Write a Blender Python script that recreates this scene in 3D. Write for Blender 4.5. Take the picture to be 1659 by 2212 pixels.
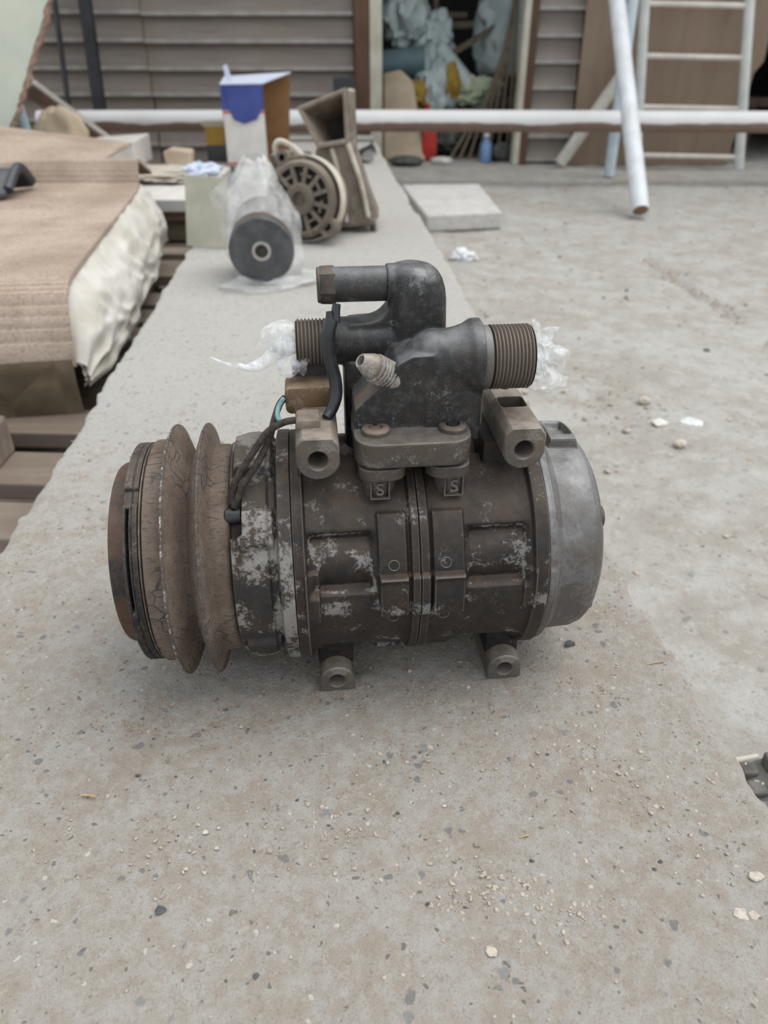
import bpy, math, random
import numpy as np
from mathutils import Vector, Matrix

for o in list(bpy.data.objects): bpy.data.objects.remove(o, do_unlink=True)
S = bpy.context.scene
C = S.collection
random.seed(7); RNG = np.random.default_rng(11)
PI = math.pi

# ------------------------------------------------------------------ camera, sky, sun, exposure
cam_d = bpy.data.cameras.new('camera'); cam = bpy.data.objects.new('camera', cam_d); C.objects.link(cam)
cam_d.sensor_fit = 'HORIZONTAL'; cam_d.sensor_width = 36.0
cam_d.lens = 1600.0 / 1659.0 * 36.0
cam.location = (0, 0, .298)
cam.rotation_euler = (PI/2 - math.atan2(1009, 1600), 0, 0)
cam_d.clip_start = .01; cam_d.clip_end = 100
cam_d.dof.use_dof = True; cam_d.dof.focus_distance = .352; cam_d.dof.aperture_fstop = 14.5
S.camera = cam

w = bpy.data.worlds.new('sky'); S.world = w; w.use_nodes = True
bg = w.node_tree.nodes['Background']
bg.inputs['Color'].default_value = (.90, .96, 1.0, 1); bg.inputs['Strength'].default_value = .74
sun_d = bpy.data.lights.new('sun', 'SUN'); sun = bpy.data.objects.new('sun', sun_d); C.objects.link(sun)
sun_d.energy = 1.6; sun_d.angle = math.radians(60); sun_d.color = (1, .965, .92)
sun.rotation_euler = Vector((-.42, -.12, -1)).to_track_quat('-Z', 'Y').to_euler()
sun.location = (2, 2, 4)
S.view_settings.view_transform = 'Standard'; S.view_settings.look = 'None'
S.view_settings.gamma = 1; S.view_settings.use_curve_mapping = False
S.view_settings.exposure = 0.56

# ------------------------------------------------------------------ numpy noise
def _h(i, j, k, seed):
    n = (i*374761393 + j*668265263 + k*2147483647 + seed*974634777) & 0xffffffff
    n = ((n ^ (n >> 13)) * 1274126177) & 0xffffffff
    return ((n ^ (n >> 16)) & 0xffff) / 65535.0
def vnoise(p, seed=0):
    p = np.asarray(p, float); f = np.floor(p); t = p - f; t = t*t*(3-2*t); f = f.astype(np.int64)
    r = 0
    for a in (0, 1):
        for b in (0, 1):
            for c in (0, 1):
                wgt = (t[..., 0] if a else 1-t[..., 0])*(t[..., 1] if b else 1-t[..., 1])*(t[..., 2] if c else 1-t[..., 2])
                r = r + wgt*_h(f[..., 0]+a, f[..., 1]+b, f[..., 2]+c, seed)
    return r*2-1
def fbm(p, oct=4, seed=0):
    p = np.asarray(p, float); r = 0; a = 1.0
    for k in range(oct):
        r = r + a*vnoise(p, seed+k); p = p*2.03+.7; a *= .5
    return r
def ss(x, a, b):
    t = np.clip((x-a)/(b-a), 0, 1); return t*t*(3-2*t)
def win(x, a, b, e): return ss(x, a-e, a+e)*(1-ss(x, b-e, b+e))

# ------------------------------------------------------------------ mesh builder
class MB:
    def __init__(s): s.v = []; s.f = []
    def add(s, V, F):
        n = len(s.v); s.v += [tuple(map(float, q)) for q in V]; s.f += [tuple(i+n for i in f) for f in F]; return s
    def box(s, x0, x1, y0, y1, z0, z1, R=None):
        V = [(x, y, z) for x in (x0, x1) for y in (y0, y1) for z in (z0, z1)]
        if R is not None: V = [tuple(R @ Vector(q)) for q in V]
        return s.add(V, [(0, 1, 3, 2), (4, 6, 7, 5), (0, 4, 5, 1), (2, 3, 7, 6), (0, 2, 6, 4), (1, 5, 7, 3)])
    def prism(s, poly, d0, d1, axis='y'):          # poly in the plane across axis
        n = len(poly)
        def P(q, d): return {'x': (d, q[0], q[1]), 'y': (q[0], d, q[1]), 'z': (q[0], q[1], d)}[axis]
        V = [P(q, d0) for q in poly]+[P(q, d1) for q in poly]
        F = [tuple(range(n)), tuple(range(2*n-1, n-1, -1))]+[(i, i+n, (i+1) % n+n, (i+1) % n) for i in range(n)]
        return s.add(V, F)
    def loft(s, rings, cap0=True, cap1=True, closed=True):
        n = len(rings[0]); V = [q for r in rings for q in r]; F = []
        for k in range(len(rings)-1):
            for i in range(n if closed else n-1):
                j = (i+1) % n; F.append((k*n+i, k*n+j, (k+1)*n+j, (k+1)*n+i))
        if cap0: F.append(tuple(range(n-1, -1, -1)))
        if cap1: F.append(tuple(range((len(rings)-1)*n, len(rings)*n)))
        return s.add(V, F)
    def lathe(s, prof, M=None, n=64, cap0=True, cap1=True):   # prof (x, r) about the x axis
        R = []
        for x, r in prof:
            ring = [(x, -r*math.cos(2*PI*i/n), r*math.sin(2*PI*i/n)) for i in range(n)]
            if M is not None: ring = [tuple(M @ Vector(q)) for q in ring]
            R.append(ring)
        return s.loft(R, cap0, cap1)
    def tube(s, pts, r, n=10, rr=None, sub=6, caps=True):
        pts = [Vector(p) for p in pts]
        if sub > 1 and len(pts) > 2:
            out = []; L = len(pts)
            for i in range(L-1):
                p0, p1, p2, p3 = pts[max(i-1, 0)], pts[i], pts[i+1], pts[min(i+2, L-1)]
                for k in range(sub):
                    t = k/sub
                    out.append(.5*((2*p1)+(-p0+p2)*t+(2*p0-5*p1+4*p2-p3)*t*t+(-p0+3*p1-3*p2+p3)*t**3))
            out.append(pts[-1]); pts = out
        L = len(pts); rings = []; up = None
        for i, p in enumerate(pts):
            d = (pts[min(i+1, L-1)]-pts[max(i-1, 0)]).normalized()
            if up is None: up = d.orthogonal().normalized()
            up = (up-d*up.dot(d)).normalized(); sd = d.cross(up)
            q = r if rr is None else float(np.interp(i/(L-1), np.linspace(0, 1, len(rr)), rr))
            rings.append([tuple(p+up*q*math.cos(2*PI*k/n)+sd*q*math.sin(2*PI*k/n)) for k in range(n)])
        return s.loft(rings, caps, caps)
    def grid(s, X):                                # X: (m, n, 3)
        m, n = X.shape[:2]; V = X.reshape(-1, 3)
        I = np.arange(m*n).reshape(m, n)
        F = np.stack([I[:-1, :-1], I[:-1, 1:], I[1:, 1:], I[1:, :-1]], -1).reshape(-1, 4)
        k = len(s.v); s.v += [tuple(q) for q in V.tolist()]; s.f += [tuple(q) for q in (F+k).tolist()]; return s
    def mesh(s, name='mesh'):
        me = bpy.data.meshes.new(name); me.from_pydata(s.v, [], s.f); me.update(); return me

def fixn(me):
    import bmesh
    b = bmesh.new(); b.from_mesh(me); bmesh.ops.recalc_face_normals(b, faces=b.faces); b.to_mesh(me); b.free()

def obj(name, mb, mat=None, parent=None, smooth=35, bevel=0, seg=2, recalc=True, base=False):
    me = mb.mesh(name) if isinstance(mb, MB) else mb
    if recalc: fixn(me)
    o = bpy.data.objects.new(name, me); C.objects.link(o)
    if bevel:
        me = applied(o, lambda o: _bev(o, bevel, seg)); o.data = me
    me = o.data
    if mat is not None: me.materials.clear(); me.materials.append(mat)
    if smooth:
        me.polygons.foreach_set('use_smooth', [True]*len(me.polygons))
        if smooth < 180: me.set_sharp_from_angle(angle=math.radians(smooth))
    if parent is not None: o.parent = parent
    elif base:
        co = np.zeros(len(me.vertices)*3); me.vertices.foreach_get('co', co); co = co.reshape(-1, 3)
        c0 = (co.min(0)+co.max(0))/2; c0[2] = co[:, 2].min()
        me.vertices.foreach_set('co', (co-c0).ravel()); o.location = c0
    me.update()
    return o
def _bev(o, wd, seg):
    m = o.modifiers.new('b', 'BEVEL'); m.width = wd; m.segments = seg; m.limit_method = 'ANGLE'; m.angle_limit = math.radians(32)
def applied(o, *fns):
    for f in fns: f(o)
    dg = bpy.context.evaluated_depsgraph_get(); dg.update()
    me = bpy.data.meshes.new_from_object(o.evaluated_get(dg)); o.modifiers.clear(); return me
def fuse(parts, voxel, smooth=6, fac=.5):           # cast look: union by voxel remesh, then soften the joints
    mb = MB()
    for p in parts: mb.add(p.v, p.f)
    me = mb.mesh('t'); fixn(me); o = bpy.data.objects.new('t', me); C.objects.link(o)
    m = o.modifiers.new('r', 'REMESH'); m.mode = 'VOXEL'; m.voxel_size = voxel
    if smooth: k = o.modifiers.new('s', 'SMOOTH'); k.iterations = smooth; k.factor = fac
    r = applied(o); bpy.data.objects.remove(o, do_unlink=True); return r
def cut(me, cutters):
    o = bpy.data.objects.new('t', me); C.objects.link(o); tmp = []
    for cm in cutters:
        c = cm.mesh('c'); fixn(c); co = bpy.data.objects.new('c', c); C.objects.link(co); tmp.append(co)
        m = o.modifiers.new('b', 'BOOLEAN'); m.operation = 'DIFFERENCE'; m.object = co; m.solver = 'EXACT'
    r = applied(o)
    for t in tmp+[o]: bpy.data.objects.remove(t, do_unlink=True)
    return r
def thing(name, label, cat, loc=(0, 0, 0), rz=0, group=None):
    o = bpy.data.objects.new(name, None); C.objects.link(o); o.empty_display_size = .02
    o.location = loc; o.rotation_euler = (0, 0, rz); return tag(o, label, cat, group)
def tag(o, label=None, cat=None, group=None, kind=None):
    if label: o['label'] = label
    if cat: o['category'] = cat
    if group: o['group'] = group
    if kind: o['kind'] = kind
    return o
def struct(name, mb, mat, label=None, **k): return tag(obj(name, mb, mat, **k), label, None, None, 'structure')
def rrect(x0, x1, y0, y1, r, n=6):
    P = []
    for cx, cy, a0 in ((x1-r, y1-r, 0), (x0+r, y1-r, 90), (x0+r, y0+r, 180), (x1-r, y0+r, 270)):
        for i in range(n+1):
            a = math.radians(a0+90*i/n); P.append((cx+r*math.cos(a), cy+r*math.sin(a)))
    return P
def axis_matrix(p, d):                               # maps +x to direction d at p
    d = Vector(d).normalized(); q = Vector((1, 0, 0)).rotation_difference(d)
    return Matrix.Translation(Vector(p)) @ q.to_matrix().to_4x4()

# ------------------------------------------------------------------ procedural materials
def L(*c):                                            # sRGB bytes to linear
    return tuple(((x/255)/12.92 if x <= 10 else ((x/255+.055)/1.055)**2.4) for x in c)
class N:
    def __init__(s, name):
        s.m = bpy.data.materials.new(name); s.m.use_nodes = True; s.t = s.m.node_tree; s.b = s.t.nodes['Principled BSDF']
        s.c = s.t.nodes.new('ShaderNodeTexCoord').outputs['Object']
    def _n(s, t, **k):
        n = s.t.nodes.new(t)
        for a, b in k.items(): setattr(n, a, b)
        return n
    def _s(s, sock, v):
        if isinstance(v, bpy.types.NodeSocket): s.t.links.new(v, sock)
        elif isinstance(v, tuple) and sock.type == 'RGBA': sock.default_value = (*v[:3], 1)
        else: sock.default_value = v
    def map(s, sc=(1, 1, 1), rot=(0, 0, 0), loc=(0, 0, 0)):
        n = s._n('ShaderNodeMapping'); s.t.links.new(s.c, n.inputs[0]); n.inputs[1].default_value = loc
        n.inputs[2].default_value = rot; n.inputs[3].default_value = sc; return n.outputs[0]
    def noise(s, sc, det=4, ro=.55, vec=None, dist=0):
        n = s._n('ShaderNodeTexNoise'); s.t.links.new(vec or s.c, n.inputs['Vector'])
        n.inputs['Scale'].default_value = sc; n.inputs['Detail'].default_value = det
        n.inputs['Roughness'].default_value = ro; n.inputs['Distortion'].default_value = dist; return n.outputs['Fac']
    def vor(s, sc, vec=None, out='Distance', feat='F1'):
        n = s._n('ShaderNodeTexVoronoi', feature=feat); s.t.links.new(vec or s.c, n.inputs['Vector'])
        n.inputs['Scale'].default_value = sc; return n.outputs[out]
    def wave(s, sc, dist=0, dir='X', vec=None):
        n = s._n('ShaderNodeTexWave', bands_direction=dir); s.t.links.new(vec or s.c, n.inputs['Vector'])
        n.inputs['Scale'].default_value = sc; n.inputs['Distortion'].default_value = dist; return n.outputs['Fac']
    def ramp(s, f, a, b, lo=0., hi=1.):
        n = s._n('ShaderNodeMapRange', interpolation_type='SMOOTHSTEP'); s._s(n.inputs[0], f)
        for i, q in enumerate((a, b, lo, hi)): n.inputs[i+1].default_value = q
        return n.outputs[0]
    def mix(s, f, a, b, blend='MIX'):
        n = s._n('ShaderNodeMix', data_type='RGBA', blend_type=blend)
        s._s(n.inputs[0], f); s._s(n.inputs[6], a); s._s(n.inputs[7], b); return n.outputs[2]
    def ma(s, op, a, b=0.):
        n = s._n('ShaderNodeMath', operation=op); s._s(n.inputs[0], a); s._s(n.inputs[1], b); return n.outputs[0]
    def sep(s, v, i):
        n = s._n('ShaderNodeSeparateXYZ'); s._s(n.inputs[0], v); return n.outputs[i]
    def geo(s, o): return s._n('ShaderNodeNewGeometry').outputs[o]
    def up(s): return s.sep(s.geo('Normal'), 2)
    def bump(s, h, st=.5, d=.001, prev=None):
        n = s._n('ShaderNodeBump'); n.inputs['Strength'].default_value = st; n.inputs['Distance'].default_value = d
        s._s(n.inputs['Height'], h)
        if prev: s.t.links.new(prev, n.inputs['Normal'])
        return n.outputs[0]
    def out(s, col, ro=.7, me=0., nrm=None, **k):
        s._s(s.b.inputs['Base Color'], col); s._s(s.b.inputs['Roughness'], ro); s._s(s.b.inputs['Metallic'], me)
        if nrm: s.t.links.new(nrm, s.b.inputs['Normal'])
        for a, b in k.items(): s._s(s.b.inputs[a.replace('_', ' ')], b)
        return s.m
def simple(name, a, b, sc=20, ro=.75, bump=.3, bsc=150, bd=.001, me=0., stretch=(1, 1, 1), **k):
    n = N(name); v = n.map(stretch); f = n.ramp(n.noise(sc, 6, .6, v), .35, .65)
    return n.out(n.mix(f, a, b), ro, me, n.bump(n.noise(bsc, 4, .6, v), bump, bd), **k)

def cast(name, dark=(.040, .036, .034), brown=(.072, .050, .037), light=(.26, .255, .25), patch=.57, psc=75, dust_sheen=.55,
         tan=(.25, .19, .145), grime=.5, edge=.6, me=.25, off=(0, 0, 0), bloom_highlight=0, rough=.66):
    n = N(name); v = n.map(loc=off)
    col = n.mix(n.ramp(n.noise(55, 5, .6, v), grime-.1, grime+.12), dark, brown)
    col = n.mix(n.ramp(n.noise(260, 4, .6, v), .45, .75, 0, .45), col, tuple(x*.45 for x in tan))
    pf = n.ma('ADD', n.ma('MULTIPLY', n.noise(psc, 3, .55, v), .60), n.ma('MULTIPLY', n.noise(psc*9, 6, .72, v), .40))
    if bloom_highlight:                                         # chalky oxide in the recessed windows, a painted highlight along the lower ledge
        y_, z_ = n.sep(n.c, 1), n.sep(n.c, 2); r_ = n.ma('SQRT', n.ma('ADD', n.ma('MULTIPLY', y_, y_), n.ma('MULTIPLY', z_, z_)))
        bl = n.ma('MULTIPLY', n.ramp(r_, .0538, .0549), n.ramp(r_, .0557, .0563, 1, 0))
        zb = n.ma('MULTIPLY', n.ramp(z_, -.007, -.002), n.ramp(z_, .001, .005, 1, 0))
        pf = n.ma('ADD', pf, n.ma('MULTIPLY', n.ma('MAXIMUM', bl, zb), bloom_highlight))
    pm = n.ramp(pf, patch-.035, patch+.045)
    pc = n.mix(n.noise(psc*2.2, 4, .6, v), tuple(x*.62 for x in light), tuple(x*1.15 for x in light))
    col = n.mix(n.ma('MULTIPLY', pm, .9), col, pc)
    col = n.mix(n.ma('MULTIPLY', n.ramp(n.geo('Pointiness'), .515, .58), edge), col, tuple(x*.9 for x in light))
    sp = n.ramp(n.noise(1500, 3, .6, v), .6, .74)
    col = n.mix(n.ma('MULTIPLY', sp, .55), col, tan)
    dm = n.ma('MULTIPLY', n.ramp(n.up(), .25, .98), n.ramp(n.noise(70, 6, .65, v), .30, .62, .25, 1))
    col = n.mix(n.ma('MULTIPLY', dm, dust_sheen), col, tan)  # upward faces: dusty coat; on the manifold, sky sheen painted into the colour
    h = n.ma('ADD', n.noise(1300, 4, .7, v), n.ma('MULTIPLY', n.noise(240, 4, .6, v), .8))
    ro = n.ma('SUBTRACT', rough, n.ma('MULTIPLY', pm, .12))
    return n.out(col, ro, me, n.bump(h, .35, .0006))

M = {}
M['body'] = cast('grimy_cast_aluminium', dark=(.0155, .0132, .012), brown=(.032, .021, .0155), light=(.27, .255, .245), patch=.60, bloom_highlight=.080, dust_sheen=.40, tan=(.125, .090, .066), edge=.45, rough=.60)
M['body_front'] = cast('worn_cast_aluminium_front', dark=(.026, .023, .021), brown=(.050, .036, .027), light=(.30, .285, .27), patch=.510, psc=52, grime=.5, dust_sheen=.4, tan=(.14, .10, .075), edge=.5)
M['rear'] = cast('dusty_grey_aluminium', dark=(.085, .078, .073), brown=(.105, .085, .071), light=(.17, .165, .162), patch=.535, psc=36, grime=.50, dust_sheen=.75, tan=(.27, .27, .275), edge=.4, rough=.5)
M['lug'] = cast('sandy_aluminium', dark=(.090, .079, .069), brown=(.135, .108, .087), light=(.25, .225, .20), patch=.57, grime=.48, dust_sheen=.85, tan=(.36, .305, .255), edge=0)
M['manifold'] = cast('dark_cast_manifold', dark=(.021, .020, .020), brown=(.032, .025, .021), light=(.17, .17, .175), patch=.60, psc=90, grime=.56, dust_sheen=.75, tan=(.21, .21, .215), edge=.35, rough=.48)  # grey coat on upward faces paints in the bluish sheen of the sky
M['plate'] = cast('brown_grey_flange', dark=(.052, .045, .040), brown=(.085, .067, .054), light=(.22, .205, .19), patch=.585, psc=95, grime=.46, dust_sheen=.6, tan=(.24, .21, .185), edge=.5, rough=.52)
M['letter'] = cast('cast_letter_grey', dark=(.12, .105, .09), brown=(.15, .125, .105), patch=.8, edge=0, dust_sheen=.3)
def pulley_mat():
    n = N('rusty_dusty_pulley_steel')
    col = n.mix(n.ramp(n.noise(38, 6, .65), .38, .62), (.112, .080, .061), (.170, .130, .102))
    st = n.map((260, 900, 900)); col = n.mix(n.ramp(n.noise(1.0, 5, .7, st), .51, .66, 0, .8), col, (.045, .038, .034))
    cr = n.vor(120, feat='DISTANCE_TO_EDGE', vec=n.map((.55, 1, 1)))
    col = n.mix(n.ma('MULTIPLY', n.ramp(cr, .0, .045, 1, 0), n.ramp(n.noise(34, 5, .6), .44, .54)), col, (.035, .032, .032))
    col = n.mix(n.ramp(n.noise(65, 6, .7), .60, .69, 0, .8), col, (.05, .047, .05))
    y, z = n.sep(n.c, 1), n.sep(n.c, 2)
    r = n.ma('SQRT', n.ma('ADD', n.ma('MULTIPLY', y, y), n.ma('MULTIPLY', z, z)))
    rim = n.ramp(r, .0651, .0655)
    col = n.mix(n.ma('MULTIPLY', rim, .6), col, (.05, .043, .042))
    chip = n.ma('MULTIPLY', rim, n.ramp(n.noise(330, 6, .8), .51, .57))
    col = n.mix(n.ma('MULTIPLY', chip, n.ramp(n.sep(n.c, 0), -.1054, -.1058, .12, .95)), col, (.46, .42, .39))
    col = n.mix(n.ramp(n.noise(1700, 3, .6), .58, .72, 0, .45), col, (.21, .16, .12))
    return n.out(col, .78, .1, n.bump(n.ma('ADD', n.noise(1100, 5, .7), n.noise(1.0, 5, .7, st)), .4, .0006))
M['pulley'] = pulley_mat()
M['hub'] = cast('rusted_clutch_hub', dark=(.020, .017, .017), brown=(.080, .044, .027), light=(.12, .10, .085), patch=.64, psc=60, grime=.46, dust_sheen=.2, edge=0)
M['armature'] = cast('black_worn_armature', dark=(.013, .013, .015), brown=(.035, .028, .024), light=(.15, .13, .11), patch=.59, psc=80, grime=.56, dust_sheen=.3, edge=.8)
M['ring'] = cast('tan_worn_ring', dark=(.09, .07, .055), brown=(.15, .12, .095), light=(.24, .2, .17), patch=.55, edge=0, dust_sheen=.2)
M['coil'] = cast('dark_dusty_coil', dark=(.010, .008, .007), brown=(.028, .019, .014), patch=.8, dust_sheen=.3, tan=(.09, .06, .042), edge=0)
M['thread'] = cast('rusty_brass_thread', dark=(.034, .026, .021), brown=(.066, .045, .032), light=(.27, .23, .195), patch=.70, grime=.46, edge=.65, dust_sheen=.1, tan=(.10, .07, .05), me=.4, rough=.5)
M['flare'] = cast('bright_worn_fitting', dark=(.15, .125, .105), brown=(.20, .155, .12), light=(.42, .40, .38), patch=.49, psc=120, dust_sheen=.45, tan=(.45, .42, .39), me=.4, edge=.5, rough=.5)
M['bolt'] = cast('dusty_bolt', dark=(.034, .029, .026), brown=(.075, .056, .044), light=(.16, .14, .13), patch=.6, dust_sheen=.55, tan=(.19, .15, .12), edge=.2)
M['dust_bolt'] = cast('sand_filled_bolt', dark=(.075, .058, .045), brown=(.12, .092, .072), patch=.8, dust_sheen=.9, tan=(.25, .195, .155), edge=0)
M['hole'] = simple('black_socket_fill', (.006, .005, .005), (.018, .012, .009), 90, .9)  # near-black fill of the star-shaped bolt socket
M['rubber'] = simple('black_cable_sheath', (.012, .013, .016), (.028, .030, .034), 90, .38, .3, 200, .0005)
M['wire'] = simple('dusty_brown_wire', (.022, .017, .014), (.06, .045, .036), 300, .85, .6, 900, .0006)
M['greenwire'] = simple('faded_green_wire', (.13, .23, .24), (.20, .33, .34), 300, .6)
M['clip'] = simple('dusty_tan_clip', (.17, .135, .108), (.235, .195, .16), 160, .85, .3, 900, .0004)
M['connector'] = cast('dusty_orange_connector', dark=(.085, .047, .022), brown=(.15, .088, .043), light=(.25, .175, .11), patch=.56, dust_sheen=.85, tan=(.33, .245, .165), grime=.45, me=0, edge=0)
M['seal'] = simple('grey_rubber_seal', (.035, .035, .036), (.06, .058, .056), 200, .7)

def film_mat(name, col, opac, ro=.25, fs=220):
    n = N(name); n.out(col, ro)
    t = n._n('ShaderNodeBsdfTransparent'); mx = n._n('ShaderNodeMixShader'); o = n.t.nodes['Material Output']
    n._s(mx.inputs[0], n.ramp(n.noise(fs, 4, .6), .3, .7, opac[0], opac[1]))
    n.t.links.new(t.outputs[0], mx.inputs[1]); n.t.links.new(n.b.outputs[0], mx.inputs[2]); n.t.links.new(mx.outputs[0], o.inputs[0])
    n.b.inputs['Subsurface Weight'].default_value = 0
    n.t.links.new(n.bump(n.noise(600, 4, .6), .4, .0005), n.b.inputs['Normal'])
    return n.m
M['film'] = film_mat('clear_white_plastic_film', (.86, .88, .90), (.06, .60))
M['bag'] = film_mat('cloudy_plastic_bag', (.74, .75, .75), (.14, .52), .2, 22)

def concrete(name, dusty, pale, brown, agg=150, aggd=.5, bumpd=.0012, stain=14, mott=80, fade=None):
    n = N(name)
    big = n.noise(stain, 8, .68, dist=.5)
    f = n.ma('ADD', n.ma('MULTIPLY', n.noise(mott, 9, .66), .62), n.ma('MULTIPLY', n.noise(mott*.3, 5, .6), .38))
    if fade: f = n.ma('ADD', f, n.ramp(n.sep(n.c, 1), fade[0], fade[1], 0, fade[2]))      # fewer dusty patches and a brighter pale tone towards the far end
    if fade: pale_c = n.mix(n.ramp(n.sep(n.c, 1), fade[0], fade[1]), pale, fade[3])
    else: pale_c = pale
    col = n.mix(n.ramp(f, .38, .62), dusty, pale_c)
    col = n.mix(n.ma('MULTIPLY', n.ramp(big, .48, .70, 0, .55), n.ramp(f, .45, .62, 1, .2)), col, brown)
    col = n.mix(n.ramp(n.noise(mott*1.9, 7, .7), .52, .66, 0, .55), col, tuple(min(x*1.12, .8) for x in pale))
    col = n.mix(n.ramp(n.noise(mott*3.1, 6, .75), .52, .68, 0, .5), col, tuple(x*.62 for x in dusty))
    dv = n._n('ShaderNodeTexNoise'); n.t.links.new(n.c, dv.inputs['Vector']); dv.inputs['Scale'].default_value = agg*.9
    va = n._n('ShaderNodeVectorMath', operation='MULTIPLY_ADD'); n.t.links.new(dv.outputs['Color'], va.inputs[0]); va.inputs[1].default_value = (1.1/agg,)*3; n.t.links.new(n.c, va.inputs[2]); wv = va.outputs[0]
    for sc, th, c in ((agg, .30, (.17, .17, .175)), (agg*.55, .20, (.24, .24, .245)), (agg*2.4, .34, (.13, .12, .11)), (agg*1.7, .24, (.62, .59, .55))):
        d = n.vor(sc, wv); rnd = n.sep(n.vor(sc, wv, 'Color'), 0)
        m = n.ma('MULTIPLY', n.ramp(n.ma('SUBTRACT', d, n.ramp(rnd, .74, 1.0, -.2, th)), -.05, .06, 1, 0), n.ramp(n.noise(sc*3, 4, .7), .22, .45))
        col = n.mix(n.ma('MULTIPLY', m, aggd), col, c)
    col = n.mix(n.ramp(n.noise(agg*7, 5, .75), .50, .70, 0, .6), col, tuple(x*.6 for x in brown))
    col = n.mix(n.ramp(n.noise(agg*12, 4, .7), .60, .74, 0, .6), col, tuple(min(x*1.25, .8) for x in pale))
    h = n.ma('ADD', n.ma('MULTIPLY', n.noise(agg*.9, 8, .72), 1.2), n.ma('MULTIPLY', n.noise(agg*6, 4, .65), .5))
    return n.out(col, .88, 0, n.bump(h, .7, bumpd))
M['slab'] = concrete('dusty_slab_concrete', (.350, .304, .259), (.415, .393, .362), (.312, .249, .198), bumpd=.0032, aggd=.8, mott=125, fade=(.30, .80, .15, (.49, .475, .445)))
M['ground'] = concrete('yard_concrete', (.40, .37, .33), (.51, .50, .47), (.36, .30, .245), agg=70, aggd=.5, bumpd=.006, stain=4, mott=22)
M['paver'] = concrete('paver_concrete', (.52, .50, .475), (.62, .60, .58), (.47, .42, .37), agg=60, aggd=.3, stain=6, mott=25)

def wood(name, a, b, c, axis='x', sc=1.0, ro=.85):
    n = N(name); s3 = {'x': (3*sc, 55*sc, 55*sc), 'y': (55*sc, 3*sc, 55*sc), 'z': (55*sc, 55*sc, 3*sc)}[axis]
    g = n.noise(1.0, 6, .65, n.map(s3), .4)
    col = n.mix(n.ramp(g, .35, .65), a, b)
    col = n.mix(n.ramp(n.noise(3.5, 5, .65), .48, .68, 0, .7), col, c)
    rnd = n._n('ShaderNodeObjectInfo').outputs['Random']
    col = n.mix(n.ma('MULTIPLY', rnd, .25), col, tuple(x*1.5 for x in a))
    return n.out(col, ro, 0, n.bump(g, .35, .002))
M['siding'] = wood('weathered_grey_siding', L(122, 113, 106), L(142, 133, 126), L(130, 116, 103), 'x', .8)
M['siding_edge'] = simple('pale_board_edge', L(150, 144, 138), L(172, 167, 162), 12)  # paler strip along each board's lap and the beam's upper edge
M['post'] = wood('brown_door_post', L(82, 60, 46), L(100, 76, 60), L(70, 52, 42), 'z')
M['jamb'] = simple('chipped_white_jamb', L(196, 192, 178), L(178, 170, 154), 9, .7)
M['ply'] = wood('brown_hardboard', L(124, 106, 91), L(136, 118, 102), L(114, 92, 80), 'z', .25)
M['pallet'] = wood('grey_brown_pallet_wood', L(114, 102, 92), L(140, 128, 117), L(98, 84, 73), 'x')
M['beam'] = simple('red_brown_beam', L(104, 82, 72), L(128, 106, 94), 20)
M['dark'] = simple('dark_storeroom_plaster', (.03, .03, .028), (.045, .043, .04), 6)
M['white'] = simple('white_painted_pipe', L(214, 218, 224), L(200, 202, 204), 18, .5, .1)
M['white_blue'] = simple('bluish_white_pipe', L(178, 194, 206), L(196, 206, 212), 18, .5, .1)
M['white_warm'] = simple('off_white_pipe', L(205, 202, 192), L(188, 184, 174), 18, .55, .1)
M['ladder'] = simple('grey_white_ladder_paint', L(188, 192, 188), L(206, 206, 202), 16, .6, .1)
M['rung'] = simple('pale_rung_paint', L(214, 206, 198), L(196, 188, 180), 16, .6, .1)
M['wood_plug'] = simple('wooden_plug', L(142, 112, 80), L(118, 92, 66), 60)
def rail_mat():
    n = N('half_painted_rail'); up = n.up()
    f = n.ma('ADD', up, n.ma('MULTIPLY', n.ma('SUBTRACT', n.noise(4.5, 3, .5, n.map((1, .05, .05))), .5), 1.1))
    col = n.mix(n.ramp(f, -.16, -.06), n.mix(n.noise(22, 5), L(112, 90, 78), L(140, 118, 104)), n.mix(n.noise(8, 4), L(226, 226, 228), L(206, 204, 204)))
    return n.out(col, .6, 0, n.bump(n.noise(40, 4), .2, .003))
M['rail'] = rail_mat()
M['card_white'] = simple('scuffed_white_card', L(205, 200, 194), L(216, 212, 207), 25, .7, .1)
M['card_blue'] = simple('blue_printed_card', L(48, 62, 132), L(62, 76, 146), 14, .5, .1)
M['card_red'] = simple('red_printed_stripe', L(196, 92, 84), L(184, 76, 70), 30, .6, .1)
M['card_brown'] = simple('brown_kraft_card', L(150, 112, 74), L(134, 98, 62), 20, .8, .1)
M['card_grey'] = simple('grey_olive_card', L(168, 166, 150), L(184, 180, 166), 18, .8, .1)
M['card_blue_pale'] = simple('pale_blue_card_edge', L(190, 200, 222), L(206, 212, 226), 20, .6, .1)
M['alt'] = cast('dusty_brown_alternator', dark=(.075, .054, .038), brown=(.125, .092, .067), light=(.27, .23, .19), patch=.60, psc=30, dust_sheen=.6, tan=(.36, .30, .24), me=0, edge=.3)
M['alt_dark'] = simple('dark_alternator_inside', (.018, .014, .011), (.045, .034, .026), 60)
M['alt_pale'] = simple('pale_dusty_metal', L(200, 194, 182), L(176, 166, 150), 30, .75)
M['casing'] = cast('dusty_tan_casing', dark=(.115, .086, .062), brown=(.17, .13, .098), light=(.34, .30, .25), patch=.58, psc=22, dust_sheen=.7, tan=(.40, .35, .29), me=0, edge=.3)
M['filter'] = simple('dark_grey_filter_can', (.05, .052, .056), (.09, .09, .093), 40, .4, .1)
M['filter_side'] = simple('amber_brown_filter_side', L(92, 72, 54), L(60, 48, 40), 40, .5)
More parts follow.
